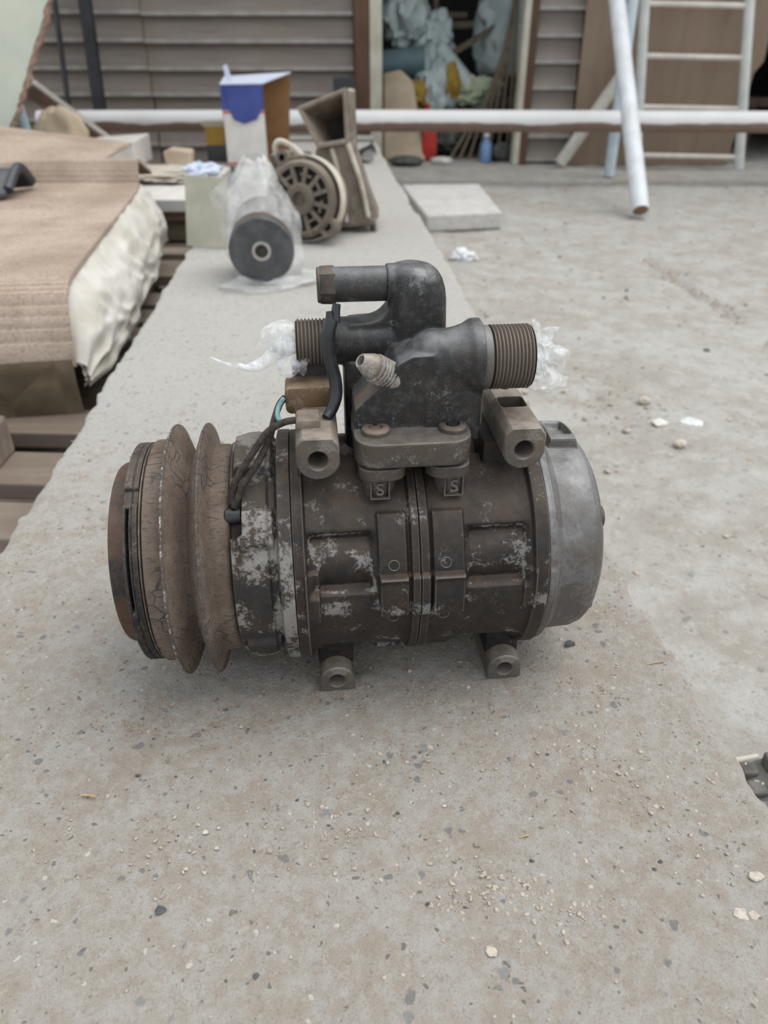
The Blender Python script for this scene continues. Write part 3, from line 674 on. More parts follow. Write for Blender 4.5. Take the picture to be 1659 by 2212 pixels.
part('wire', MB().tube([(-.0480, -.002, .0850), (-.0505, -.006, .0835), (-.0530, -.0120, .0790), (-.0560, -.0190, .0720), (-.0620, -.0250, .0625), (-.0690, -.0300, .0545), (-.0742, -.0330, .0440)], .00165, 12), M['wire'], smooth=60)
part('wire', MB().tube([(-.0485, -.004, .0855), (-.0508, -.0080, .0835), (-.0515, -.0130, .0805), (-.0490, -.0175, .0795), (-.0430, -.0190, .0815)], .0012, 10), M['greenwire'], smooth=60)

def crumple(c, r, seed, amp=.18, freq=1.6, nu=40, nv=28, flat=True):
    th = np.linspace(0, 2*PI, nu+1); ph = np.linspace(.001, PI-.001, nv)
    T, P_ = np.meshgrid(th, ph); d = np.stack([np.cos(T)*np.sin(P_), np.sin(T)*np.sin(P_), np.cos(P_)], -1)
    rid = 1-2*np.abs(fbm(d*freq*1.4+seed, 3, seed+5)); k = 1+amp*fbm(d*freq+seed*.7, 4, seed)+amp*.55*rid
    k[:, -1] = k[:, 0]
    X = d*k[..., None]*np.array(r)
    if flat: X[..., 2] = np.maximum(X[..., 2], -r[2]*.82)
    return MB().grid(X+np.array(c))
# plastic film stuffed in the two open ports
def to_world(p):
    c_, s_ = math.cos(YAW), math.sin(YAW); return (p[0]*c_-p[1]*s_, .336+p[0]*s_+p[1]*c_, p[2]+HZ)
def crumple_sheet(path, wid, seed, amp, nu=60, nv=26, turns=.9, freq=120):
    path = np.array(path); t = np.linspace(0, 1, nu); tp = np.linspace(0, 1, len(path))
    P = np.stack([np.interp(t, tp, path[:, k]) for k in range(3)], -1); wv = np.interp(t, np.linspace(0, 1, len(wid)), wid)
    a = np.linspace(0, 2*PI*turns, nv)
    X = np.zeros((nu, nv, 3))
    d = np.gradient(P, axis=0); d /= np.linalg.norm(d, axis=1)[:, None]+1e-9
    u = np.cross(d, [0, 1, .1]); u /= np.linalg.norm(u, axis=1)[:, None]; v = np.cross(d, u)
    X[:] = P[:, None]+wv[:, None, None]*(u[:, None]*np.cos(a)[None, :, None]+v[:, None]*np.sin(a)[None, :, None])
    q = X*freq; dsp = np.stack([fbm(q, 3, seed+k*9) for k in range(3)], -1)
    rid = 1-2*np.abs(vnoise(q*1.3, seed+40)); X += amp*dsp+amp*.5*rid[..., None]*np.sign(X-P[:, None])*.6
    return X
lp = lambda x, y, z: to_world((x, y, z))
mb = MB()
mb.grid(crumple_sheet([lp(-.036, .011, .108), lp(-.0435, .010, .1085), lp(-.049, .009, .106), lp(-.053, .008, .103), lp(-.056, .007, .1005), lp(-.060, .006, .0985), lp(-.066, .004, .0985), lp(-.074, .003, .1005), lp(-.0815, .003, .1040)], [.0045, .0056, .0054, .0036, .0032, .0030, .0014, .0008, .0003], 3, .0009, 90, 30, freq=85))
mb.grid(crumple_sheet([lp(-.040, .012, .108), lp(-.047, .013, .110), lp(-.054, .013, .1085), lp(-.058, .012, .104)], [.006, .0072, .006, .002], 13, .0013, 50, 24, .55, freq=80))
mb.grid(crumple_sheet([lp(-.040, .008, .104), lp(-.0435, .007, .099), lp(-.047, .006, .0955), lp(-.0495, .005, .0955)], [.006, .006, .004, .002], 23, .0022, 50, 24, .7))
mb.add(*(lambda q: (q.v, q.f))(crumple(lp(-.0455, .0075, .1072), (.0068, .0048, .0046), 17, .06, 1.2, flat=False)))
mb.grid(crumple_sheet([lp(-.038, .009, .101), lp(-.0415, .007, .0965), lp(-.0425, .006, .0935)], [.003, .004, .002], 29, .002, 30, 16, .7))
o = obj('plastic_film', mb, M['film'], smooth=60, recalc=False, base=True); tag(o, 'twisted clear plastic film with a long tail stuffed in the left threaded port', 'plastic film')
mb = MB()
mb.grid(crumple_sheet([lp(.058, PY, .106), lp(.067, PY, .107), lp(.0725, PY, .1095), lp(.0775, PY-.001, .1135)], [.008, .0105, .0065, .003], 43, .0028, 60, 34))
mb.grid(crumple_sheet([lp(.063, PY, .110), lp(.069, PY+.002, .115), lp(.0685, PY+.003, .1205)], [.006, .0035, .0006], 53, .002, 40, 18, .7))
mb.grid(crumple_sheet([lp(.066, PY, .109), lp(.0735, PY, .1155), lp(.0790, PY-.001, .1185)], [.005, .003, .0006], 57, .0018, 40, 16, .7))
mb.grid(crumple_sheet([lp(.063, PY-.002, .101), lp(.070, PY-.004, .0975), lp(.0775, PY-.005, .0935), lp(.083, PY-.005, .0925)], [.007, .006, .0045, .0015], 63, .0024, 50, 22, .55))
mb.grid(crumple_sheet([lp(.067, PY, .104), lp(.074, PY-.001, .105), lp(.0805, PY-.002, .107), lp(.082, PY-.002, .1005)], [.006, .006, .0045, .001], 73, .0022, 50, 22, .5))
o = obj('plastic_film', mb, M['film'], smooth=60, recalc=False, base=True); tag(o, 'crumpled tuft of white plastic film bursting from the right wide port', 'plastic film')

# ================================================================== THINGS ON THE SLAB BEHIND
# oil filter lying in a cloudy bag
def filter_thing():
    t = thing('oil_filter', 'dark grey oil filter can lying end-on inside a cloudy plastic bag', 'filter', (-.176, 1.14, 0))
    d = Vector((.10, -.93, -.06)); m = axis_matrix((.0, -.035, .0505), d)
    b = obj('can', MB().lathe([(-.115, .012), (-.115, .040), (-.108, .046), (.0, .046), (.008, .0455), (.012, .043)], m, 56), M['filter_side'], t, smooth=40)
    obj('end_cap', MB().lathe([(.004, .0465), (.012, .0465), (.0145, .044), (.0145, .014), (.0145, 0)], m, 56), M['filter'], t, smooth=30)
    r = obj('thread_ring', MB().lathe([(.0145, .0095), (.0168, .0095), (.0172, .0115), (.0168, .0135), (.0145, .0135)], m, 40, False, False), M['gasket'], t, smooth=40)
    obj('hole', MB().lathe([(.0142, .0085), (.0149, .0085), (.0149, 0)], m, 32), M['alt_dark'], r, smooth=30)
filter_thing()
def bag():
    nu, nv = 70, 60; t = np.linspace(0, 1, nv); a = np.linspace(0, 2*PI, nu+1)
    T, A_ = np.meshgrid(t, a)
    # rings along a line from the slab in front of the filter, over it, up to a gathered neck
    cx = np.interp(T, [0, .15, .5, .8, 1], [-.172, -.172, -.178, -.188, -.192]); cy = np.interp(T, [0, .15, .5, .8, 1], [1.115, 1.135, 1.16, 1.17, 1.18])
    cz = np.interp(T, [0, .12, .4, .7, .9, 1], [.003, .030, .058, .105, .145, .160])
    rx = np.interp(T, [0, .15, .45, .7, .9, 1], [.045, .060, .056, .046, .026, .012]); ry = np.interp(T, [0, .15, .45, .7, 1], [.018, .036, .060, .05, .012])
    X = np.stack([cx+rx*np.cos(A_), cy+ry*np.sin(A_), cz+.002*np.sin(A_*5)], -1)
    q = X*26; X += .006*np.stack([fbm(q, 3, 91+k*7) for k in range(3)], -1); X[..., 2] = np.maximum(X[..., 2], .0015); X[-1] = X[0]
    mb = MB().grid(X)
    wing = np.zeros((26, 20, 3))
    for i in range(26):
        for j in range(20):
            u, v = i/25, j/19; wing[i, j] = (-.200-.050*u*(1-.3*v)-.02*v, 1.145+.03*v+.012*math.sin(u*6+v*3), .150-.080*v-.030*u)
    wing += .005*np.stack([fbm(wing*30, 3, 101+k*7) for k in range(3)], -1); mb.grid(wing)
    sk = np.zeros((30, 16, 3))
    for i in range(30):
        for j in range(16):
            u, v = i/29, j/15; an = -2.6+u*3.4; rr = .05+.032*v*(1+.4*math.sin(u*9)); sk[i, j] = (-.172+rr*math.cos(an)*1.0, 1.122+rr*math.sin(an)*.8, .010*(1-v)+.002+.003*math.sin(u*14))
    sk[..., 2] = np.maximum(sk[..., 2]+.003*fbm(sk*40, 2, 120), .001); mb.grid(sk)
    o = obj('plastic_bag', mb, M['bag'], smooth=60, recalc=False, base=True); tag(o, 'cloudy translucent plastic bag gathered upright around the oil filter', 'bag')
bag()
o = obj('card_sheet', MB().add([(-.345, 1.345, .001), (-.270, 1.325, .001), (-.262, 1.345, .110), (-.338, 1.365, .112), (-.345, 1.348, .001), (-.270, 1.328, .001), (-.262, 1.348, .110), (-.338, 1.368, .112)],
     [(0, 1, 2, 3), (7, 6, 5, 4), (0, 4, 5, 1), (3, 2, 6, 7), (0, 3, 7, 4), (1, 5, 6, 2)]), M['card_grey'], smooth=0, base=True); tag(o, 'grey-green card sheet standing behind the plastic bag', 'card')

# alternator
def alternator():
    t = thing('alternator', 'dusty brown alternator with slotted end frame beside the square-mouthed casing', 'alternator', (-.140, 1.395, 0))
    d = Vector((-.30, -.93, .16)); m = axis_matrix((0, -.01, .070), d)
    obj('stator_body', MB().lathe([(-.072, .03), (-.072, .050), (-.066, .060), (-.045, .066), (-.043, .068), (-.012, .068), (-.010, .064), (.004, .062)], m, 72), M['alt'], t, smooth=35)
    obj('back_plate', MB().lathe([(.002, .060), (.006, .058), (.006, 0)], m, 48), M['alt_dark'], t, smooth=30)
    e = MB(); e.lathe([(.004, .0635), (.012, .0635), (.017, .058), (.017, .052), (.006, .052)], m, 72, False, False)
    e.lathe([(.006, .026), (.019, .026), (.021, .020), (.021, .012), (.016, .012), (.016, 0)], m, 48, False, False)
    end = obj('end_frame', e, M['alt'], t, smooth=35)
    for k in range(12):
        a = 2*PI*k/12+.1
        R = m @ Matrix.Rotation(a, 4, 'X')
        obj('spoke', MB().box(.009, .0165, -.0035, .0035, .022, .055, R), M['alt'], end, smooth=0)
    for k in range(8):
        a = 2*PI*k/8+.3; R = m @ Matrix.Rotation(a, 4, 'X')
        obj('vent_bar', MB().box(.0095, .0160, -.010, .010, .037, .041, R), M['alt'], end, smooth=0)
    R = m @ Matrix.Rotation(D(215), 4, 'X')
    for yy, zz, s in ((.040, -.052, 1), (-.020, .070, .8)):
        mm = m @ Matrix.Translation((.0, yy, zz))
        obj('mounting_ear', MB().lathe([(-.012, .007*s), (-.012, .016*s), (.014, .016*s), (.014, .007*s)], mm, 32, False, False).lathe([(-.011, .0072*s), (-.002, .0072*s)], mm, 20, False, True), M['alt'], t, smooth=35)
    obj('vent_collar', MB().lathe([(.0, .067), (.003, .0705), (-.020, .0715), (-.024, .068)], m, 72, False, False), M['alt_pale'], t, smooth=40)
    obj('pulley_belt_guard', MB().tube([(-.045, .03, .128), (-.048, .025, .150), (-.036, .02, .158), (-.010, .015, .145), (.010, .01, .122)], .005, 10), M['alt_pale'], t, smooth=60)
    obj('terminal_cover', MB().prism(rrect(-.060, .01, .105, .137, .006), .03, .075), M['alt'], t, smooth=30, bevel=.004)
alternator()
# casing with a square funnel mouth
def casing():
    t = thing('duct_casing', 'dusty tan cast casing with a dark square funnel mouth, right of the alternator', 'casing', (-.075, 1.527, 0)); t.scale = (1.035,)*3
    O_ = np.array([-.075, 1.47, 0.])
    q0 = [(-.150, 1.405, .200), (-.066, 1.42, .229), (-.062, 1.40, .146), (-.116, 1.385, .139)]
    ctr = np.mean(q0, 0); inn = [tuple(ctr+(np.array(p)-ctr)*.80) for p in q0]
    back = [tuple(ctr+(np.array(p)-ctr)*.45+np.array([.015, .075, -.02])) for p in q0]
    outb = [tuple(ctr+(np.array(p)-ctr)*.78+np.array([.018, .085, -.02])) for p in q0]
    V = [tuple(np.array(p)-O_) for p in q0+inn+back+outb]; F = []
    for i in range(4):
        j = (i+1) % 4; F += [(i, j, 4+j, 4+i), (4+i, 4+j, 8+j, 8+i), (i, 12+i, 12+j, j)]
    F += [(12, 13, 14, 15)]
    fun = obj('funnel', MB().add(V, F), M['casing'], t, smooth=0, bevel=.002)
    obj('throat', MB().add([tuple(np.array(p)-O_+np.array([0, -.002, 0])) for p in back], [(0, 1, 2, 3)]), M['alt_dark'], fun, smooth=0)
    body = [(-.045, .139), (.014, .150), (.030, .110), (.046, .060), (.062, .022), (.052, .010), (-.045, .004), (-.060, .010), (-.052, .075)]
    b = obj('body', MB().prism(body, -.065, .055), M['casing'], t, smooth=30, bevel=.006)
    for x0, z0, x1, z1 in ((-.018, .138, .004, .018), (.010, .145, .044, .026)):
        obj('rib', MB().tube([(x0, -.067, z0), ((x0+x1)/2+.004, -.068, (z0+z1)/2), (x1, -.067, z1)], .0045, 8), M['alt_pale'], b, smooth=60)
    obj('side_plate', MB().add([(.010, -.05, .225), (.022, -.045, .222), (.024, -.06, .12), (.064, -.06, .024), (.050, -.064, .020), (.012, -.064, .115), (.010, .02, .225), (.022, .02, .222), (.024, .02, .12), (.064, .02, .024), (.050, .02, .020), (.012, .02, .115)],
        [(0, 1, 2, 5), (5, 2, 3, 4), (6, 11, 8, 7), (11, 10, 9, 8), (0, 6, 7, 1), (1, 7, 8, 2), (2, 8, 9, 3), (3, 9, 10, 4), (4, 10, 11, 5), (5, 11, 6, 0)]), M['casing'], t, smooth=0, bevel=.002)
    obj('stud', MB().lathe([(0, .0055), (.026, .0055), (.030, .0048)], axis_matrix((.050, -.050, .024), (.12, 0, -1)), 16), M['bolt'], t, smooth=35)
    obj('foot', MB().box(-.05, -.02, -.06, .05, 0, .006), M['casing'], t, smooth=0)
casing()
# open carton: white, blue, red
def carton():
    t = thing('carton', 'open blue and white cardboard carton standing at the far end of the slab', 'box', (-.395, 2.36, 0), math.radians(6))
    w_, d_, h_ = .058, .19, .205; th = .002
    f = obj('front_panel', MB().box(-w_, w_, 0, th, 0, h_), M['card_white'], t, smooth=0)
    obj('blue_band', MB().box(-w_-.0003, w_+.0003, -.0006, 0, h_-.062, h_), M['card_blue'], f, smooth=0)
    obj('blue_tongue', MB().prism([(-w_+.014, h_-.005), (w_-.006, h_-.005), (w_-.004, h_-.055), (w_-.022, h_-.085), (0, h_-.096), (-w_+.030, h_-.085), (-w_+.018, h_-.055)], -.005, -.0015), M['card_blue'], f, smooth=0)
    obj('red_stripe', MB().box(-w_-.0003, w_+.0003, -.0007, 0, h_-.070, h_-.064), M['card_red'], f, smooth=0)
    obj('red_stripe', MB().box(-w_-.0003, w_+.0003, -.0007, 0, .004, .010), M['card_red'], f, smooth=0)
    obj('left_panel', MB().box(-w_, -w_+th, 0, d_, 0, h_), M['card_brown'], t, smooth=0)
    obj('back_panel', MB().box(-w_, w_, d_-th, d_, 0, h_+.01), M['card_brown'], t, smooth=0)
    obj('side_flap', MB().add([(w_, d_, .0), (w_+.060, d_-.01, .0), (w_+.078, d_-.01, h_+.02), (w_, d_, h_+.012), (w_, d_+th, .0), (w_+.060, d_-.01+th, .0), (w_+.078, d_-.01+th, h_+.02), (w_, d_+th, h_+.012)],
        [(0, 1, 2, 3), (7, 6, 5, 4), (0, 4, 5, 1), (3, 2, 6, 7), (0, 3, 7, 4), (1, 5, 6, 2)]), M['card_brown'], t, smooth=0)
    obj('bottom_panel', MB().box(-w_, w_, 0, d_, 0, th), M['card_brown'], t, smooth=0)
    obj('top_flap', MB().add([(-w_, -.001, h_), (w_, -.001, h_+.001), (w_+.080, d_, h_+.022), (-w_, d_, h_+.012), (-w_, -.001, h_+.003), (w_, -.001, h_+.004), (w_+.080, d_, h_+.025), (-w_, d_, h_+.015)],
        [(3, 2, 1, 0), (4, 5, 6, 7), (0, 1, 5, 4), (1, 2, 6, 5), (2, 3, 7, 6), (3, 0, 4, 7)]), M['card_blue_pale'], t, smooth=0)
    obj('torn_tab', MB().add([(-w_+.018, .03, h_+.004), (-w_+.034, .03, h_+.005), (-w_+.022, .035, h_+.048), (-w_+.010, .035, h_+.044), (-w_+.018, .032, h_+.004), (-w_+.034, .032, h_+.005), (-w_+.022, .037, h_+.048), (-w_+.010, .037, h_+.044)],
        [(0, 1, 2, 3), (7, 6, 5, 4), (0, 4, 5, 1), (3, 2, 6, 7), (0, 3, 7, 4), (1, 5, 6, 2)]), M['card_blue_pale'], t, smooth=0)
carton()
mb = MB()
for k in range(6):
    pts = [(-.055+.030*math.cos(a)*(1-.06*k)+.003*math.sin(a*3+k), 2.43+.022*math.sin(a), .020+.020*math.sin(a+k*.35)*(.8+.05*k)+.005*k*.6) for a in np.linspace(0, 2*PI*.93, 14)]
    pts = [(x, y, max(z, .003)) for x, y, z in pts]; mb.tube(pts, .0020, 6, sub=3)
o = obj('wire_coil', mb, M['rubber'], smooth=60, base=True); tag(o, 'small tangled coil of black wire behind the casing', 'wire')

# ================================================================== LEFT: PALLETS, CUSHION, JUNK
def pallet(y0, y1, lab, xr0, xr1, n, zt=-.092):
    t = thing('pallet', lab, 'pallet', (-.8, (y0+y1)/2, G), 0, 'pallets beside the slab'); st = (y1-y0)/n; O_ = Vector(t.location)
    for k in range(n):
        y = y0+st*k; xr = xr0+(xr1-xr0)*k/n+random.uniform(-.02, .0); z = zt+random.uniform(-.004, .004)
        w_ = st*random.uniform(.60, .70); tl = random.uniform(-.02, .02)
        obj('plank', MB().add([(Vector(p)-O_) for p in ((-1.5, y+.06, z-.020), (xr, y+tl, z-.020), (xr, y+tl+w_, z-.020), (-1.5, y+w_+.06, z-.020), (-1.5, y+.06, z), (xr, y+tl, z), (xr, y+tl+w_, z), (-1.5, y+w_+.06, z))],
            [(0, 3, 2, 1), (4, 5, 6, 7), (0, 1, 5, 4), (1, 2, 6, 5), (2, 3, 7, 6), (3, 0, 4, 7)]), M['pallet'], t, smooth=0, bevel=.002)
    for x in (-.52, -.95, -1.4):
        obj('stringer', MB().box(x-.03-O_.x, x+.03-O_.x, y0-O_.y, y1+.05-O_.y, 0, zt-.024-G), M['pallet'], t, smooth=0)
pallet(.56, 1.42, 'near grey-brown wooden pallet under the front of the carpeted cushion', -.315, -.375, 8)
pallet(1.47, 1.79, 'far wooden pallet under the back of the carpeted cushion', -.38, -.41, 3)
o = obj('wood_block', MB().box(-.52, -.415, .70, .745, -.0905, -.045), M['pallet'], smooth=0, bevel=.004, base=True); tag(o, 'short wooden block with pale top on the pallet corner', 'wood block')
o2 = obj('plaster_chunk', crumple((-.462, .715, -.032), (.045, .030, .014), 5, .15), M['panel_green'], smooth=40, base=True); tag(o2, 'pale green plaster chunk lying on the short wooden block', 'plaster')

# carpeted bench cushion
def cushion():
    t = thing('bench_cushion', 'thick brown bench cushion wrapped in dirty white cloth, lying on the pallets', 'cushion', (-.75, 1.2, -.089)); O_ = np.array([-.75, 1.2, -.089])
    A0, A1 = np.array([-.372, .845]), np.array([-.492, 1.62]); dv = A1-A0; ln = np.linalg.norm(dv); dv /= ln; nv = np.array([-dv[1], dv[0]])  # nv points left
    def P(s, l, z): q = A0+dv*s+nv*l; return (q[0]-O_[0], q[1]-O_[1], z-O_[2])
    prof = [(.0, -.089), (-.004, -.05), (-.002, -.02), (.02, .02), (.045, .044), (.07, .050)]
    mb = MB(); rings = []
    for s_, z in prof+[(ln-.01, .050), (ln, .036), (ln+.004, -.02), (ln, -.089)]:
        rings.append([P(s_, l, z) for l in (-.0, .02, .3, .8)])
    mb.loft(rings, True, True, True)
    obj('seat_block', mb, M['cushion'], t, smooth=40)
    # white wrapped side, bulging out with creases
    nu, nvv = 120, 40; X = np.zeros((nu, nvv, 3))
    u = np.linspace(0, 1, nu)[:, None]; v = np.linspace(0, 1, nvv)[None]
    zt = np.interp(u*ln, [0, .02, .06, ln], [-.020, .02, .056, .060]); zb = np.interp(u, [0, .2, .6, 1], [-.055, -.050, -.050, -.045])+.006*np.sin(u*17)
    z = zt+(zb-zt)*v; bul = .042*np.sin(np.clip(v*1.15, 0, 1)*PI*.62)*np.interp(u, [0, .05, .5, 1], [.35, .8, 1.05, .9])
    cr = .005*fbm(np.stack([u*7+v*0, v*3+u*2, u*0+v*0], -1), 3, 61)+.003*(1-2*np.abs(vnoise(np.stack([u*16-v*3, v*5+u*0, u*0+v*0], -1), 62)))
    bul = bul+cr*(.3+v)
    q = A0[None, None]+dv*(u*ln)[..., None]-nv*bul[..., None]
    X[..., 0] = q[..., 0]-O_[0]; X[..., 1] = q[..., 1]-O_[1]; X[..., 2] = z-O_[2]+cr*.6
    me = MB().grid(X)
    back = X.copy(); back[..., 0] -= .006; me.grid(back[::-1])
    obj('white_wrap', me, M['cloth'], t, smooth=60, recalc=False)
    # carpet, ribbed across
    ns = 2400; s_ = np.linspace(0, 1.13, ns); lat = np.linspace(-.004, .85, 24)
    zc = np.interp(s_, [0, .012, .03, .05, .075, .10, .74, .77, .79, .83, .86, 1.13], [-.022, -.012, .022, .050, .061, .063, .064, .070, .092, .106, .108, .062])
    yc = np.interp(s_, [0, .012, .03, .05, .075, .10, .74, .77, .79, .83, .86, 1.13], [-.002, -.001, .010, .024, .048, .073, .713, .742, .752, .765, .79, .95])
    rib = -.0026*np.exp(-(((s_/.0080) % 1-.5)/.17)**2); XX = np.zeros((ns, 24, 3))
    for j, l in enumerate(lat):
        drop = -.028*ss(l, .1, .85)*ss(s_, .76, .86)
        wob = .002*np.sin(l*9+s_*7)
        q = A0[None]+dv[None]*(yc+.03*l*ss(s_, .7, .8))[:, None]+nv[None]*l
        XX[:, j] = np.stack([q[:, 0], q[:, 1], zc+rib+wob+drop], -1)
    cm = MB().grid(XX); low = XX.copy(); low[..., 2] -= .006; cm.grid(low[::-1])
    for e_ in (np.stack([XX[:, 0], low[:, 0]], 0), np.stack([XX[0], low[0]], 0)): cm.grid(e_)
    c_ = obj('carpet', cm, M['carpet'], smooth=180, recalc=False, base=True); tag(c_, 'ribbed beige carpet laid over the cushion and folded up at its far end', 'carpet')
cushion()
# second fold of carpet, sloping up behind
nr = 420; sv2 = np.linspace(0, 1, nr); Xc = np.zeros((nr, 20, 3))
for j, l in enumerate(np.linspace(0, 1, 20)):
    x = -.62-.75*l; y0_ = 1.72+.05*l
    Xc[:, j] = np.stack([x+.0*sv2, y0_+.30*sv2, .075+.035*l+(.02+.045*l)*np.sin(sv2*PI*.55)+.0014*np.sin(sv2*2*PI*34)], -1)
lo = Xc.copy(); lo[..., 2] -= .007; cm = MB().grid(Xc).grid(lo[::-1]).grid(np.stack([Xc[:, 0], lo[:, 0]], 0)).grid(np.stack([Xc[0], lo[0]], 0)).grid(np.stack([Xc[-1], lo[-1]], 0))
o = obj('carpet', cm, M['carpet'], smooth=180, recalc=False, base=True); tag(o, 'second fold of ribbed beige carpet sloping up below the green board', 'carpet')
# dark plastic shell on the carpet
nu, nv_ = 30, 26; u = np.linspace(0, 1, nu)[:, None]; v = np.linspace(-1, 1, nv_)[None]
Xs = np.stack([-.80+.130*u+v*0, 1.36+.085*v*(1-.30*u)+.11*u, .075+.046*(1-v**2)*(1-.25*u)], -1)
Xi = Xs.copy(); Xi[..., 2] -= .006
sh = MB().grid(Xs).grid(Xi[::-1]).grid(np.stack([Xs[-1], Xi[-1]], 0)).grid(np.stack([Xs[:, 0], Xi[:, 0]], 0)).grid(np.stack([Xs[:, -1], Xi[:, -1]], 0))
sh.tube([(-.668, 1.47-.052, .080), (-.664, 1.47, .110), (-.668, 1.47+.052, .080)], .009, 10)
o = obj('plastic_shell', sh, M['plastic_dark'], smooth=50, base=True); tag(o, 'dark slate plastic shell with a rolled lip lying on the carpet', 'plastic part')
# leaning green board with broken edge
def lean_board():
    t = thing('painted_board', 'pale green painted board with a broken reddish edge leaning at the left', 'board', (-1.1, 2.05, G))
    P = [(-.9, 0), (-.02, 0), (.10, .12), (.16, .235), (.215, .32), (.245, .385), (.285, .46), (.33, .55), (.60, 1.15), (-.9, 1.15)]
    P = [(x-.030, z) for x, z in P]
    P2 = []
    for i in range(len(P)):
        a, b = np.array(P[i]), np.array(P[(i+1) % len(P)])
        kk = 8 if 1 <= i <= 7 else 1
        for k in range(kk):
            q = a+(b-a)*k/kk
            if kk > 1: q = q+np.array([random.uniform(-.004, .004), 0])
            P2.append(tuple(q))
    tl = .18
    def sk(mb): mb.v = [(x, y+z*tl, z) for x, y, z in mb.v]; return mb
    b = obj('face', sk(MB().prism(P2, 0, .004)), M['panel_green'], t, smooth=0)
    obj('core', sk(MB().prism([(x+(random.uniform(.004, .014) if x > -.8 else 0), z) for x, z in P2], .004, .022)), M['panel_edge'], t, smooth=0)
lean_board()
pole = lambda name, p0, p1, r, m, lab, cat, grp=None, n=28: tag(obj(name, MB().tube([p0, p1], r, n, sub=1), m, smooth=40, base=True), lab, cat, grp)
pole('blue_pipe', (-1.005, 2.38, -.149), (-1.035, 2.36, .22), .018, M['pipe_blue'], 'pale blue plastic pipe standing below the green board', 'pipe')
o = obj('cloth_bundle', crumple((-.955, 2.45, .03), (.075, .06, .115), 8, .16, 1.3), M['sack_beige'], smooth=50, base=True); tag(o, 'limp beige cloth bundle beside the blue pipe', 'cloth')
b0, b1 = Vector((-1.14, 2.62, .235)), Vector((-.80, 2.58, -.010)); dd_ = (b1-b0).normalized(); q_ = Vector((1, 0, 0)).rotation_difference(dd_).to_matrix().to_4x4(); q_ = Matrix.Translation(b0) @ q_
o = obj('brown_beam', MB().box(-.1, (b1-b0).length+.17, -.02, .02, -.028, .010, q_), M['beam'], smooth=0, base=True); be = obj('top_strip', MB().box(-.1, (b1-b0).length+.17, -.021, .021, .0101, .016, q_), M['siding_edge'], None, smooth=0)
be.parent = o; be.location = -o.location; tag(o, 'slanting red-brown beam with a pale upper edge behind the carpet', 'beam')
# junk platform between cushion and carton
t = thing('board_stack', 'white-edged boards stacked level with the slab behind the cushion', 'boards', (-.62, 2.08, G))
for k, (z0, z1, m, y0) in enumerate(((.0, .045, 'pallet', 0), (.050, .095, 'pallet', .02), (.098, .118, 'beam', .0), (.120, .148, 'card_white', -.01))):
    obj('board', MB().box(-.20, .175, -.25+y0, .32, z0, z1), M[m], t, smooth=0, bevel=.003)
o = obj('white_board', MB().add([(-.86, 2.30, .0), (-.70, 2.30, .0), (-.715, 2.52, .0), (-.87, 2.52, .0), (-.86, 2.30, .062), (-.70, 2.30, .072), (-.715, 2.52, .072), (-.87, 2.52, .062)],
    [(0, 3, 2, 1), (4, 5, 6, 7), (0, 1, 5, 4), (1, 2, 6, 5), (2, 3, 7, 6), (3, 0, 4, 7)]), M['card_white'], smooth=0, bevel=.004, base=True); o.location.z = -.001; tag(o, 'white foam block lying behind the folded carpet', 'block')
o = obj('stone_block', MB().prism([(-.610, .0), (-.548, .0), (-.540, .048), (-.60, .053), (-.618, .045)], 2.28, 2.34), M['sack_beige'], smooth=0, bevel=.006, base=True); tag(o, 'small beige stone block standing left of the carton', 'stone')
o = obj('rubble_heap', crumple((-.60, 2.12, .010), (.13, .10, .016), 15, .25, 2.5), M['plaster'], smooth=40, base=True); o.location.z = -.0015; tag(o, 'low crumbly heap of pale rubble on the stacked boards', 'rubble')
o = obj('paper_scrap', crumple((-.475, 2.10, .022), (.045, .05, .020), 25, .3, 2.2), M['card_blue_pale'], smooth=0, base=True); o.location.z = .0; tag(o, 'crumpled pale paper with blue print in front of the carton', 'paper')
t = thing('small_packet', 'yellow and dark blue packet half hidden behind the carton', 'packet', (-.495, 2.46, -.001))
b = obj('packet_body', MB().box(-.035, .03, 0, .03, 0, .095), M['sack_yellow'], t, smooth=0); obj('packet_base', MB().box(-.036, .031, -.001, .029, 0, .045), M['plastic_dark'], t, smooth=0)
obj('packet_lid', MB().add([(-.035, 0, .095), (.03, 0, .095), (.02, -.02, .112), (-.055, -.02, .112), (-.035, .002, .096), (.03, .002, .096), (.02, -.018, .113), (-.055, -.018, .113)], [(0, 1, 2, 3), (7, 6, 5, 4), (0, 4, 5, 1), (3, 2, 6, 7), (0, 3, 7, 4), (1, 5, 6, 2)]), M['card_white'], t, smooth=0)

# ================================================================== RAIL, POLES, LADDER
t = thing('painted_rail', 'long horizontal rail with white paint dripping over brown, across the yard', 'rail', (.2, 3.03, G))
obj('pipe', MB().tube([(-1.45, 0, .213), (0, 0, .2145), (2.6, 0, .206)], .0355, 36, sub=10), M['rail'], t, smooth=60)
for x in (-1.42, 2.5): obj('support_post', MB().box(x-.05, x+.05, -.06, .06, 0, .178), M['pallet'], t, smooth=0)
def lean(p0, pa, zt):                                   # extend the line from the foot through pa up to height zt
    p0, pa = Vector(p0), Vector(pa); return tuple(p0+(pa-p0)*((zt-p0.z)/(pa.z-p0.z)))
A0 = (.772, 2.37, -.125); A1 = lean(A0, (.777, 3.0, .424), .93)
tA = thing('white_pole', 'thick white pole with a wooden plug in its foot, nearest of the leaning poles', 'pole', (A0[0], A0[1], G))
m0 = axis_matrix((0, 0, A0[2]-G), Vector(A1)-Vector(A0)); LA = (Vector(A1)-Vector(A0)).length
obj('tube', MB().lathe([(.006, .0215), (0, .0225), (0, .0265), (LA, .0265)], m0, 36, False, True), M['white'], tA, smooth=40)
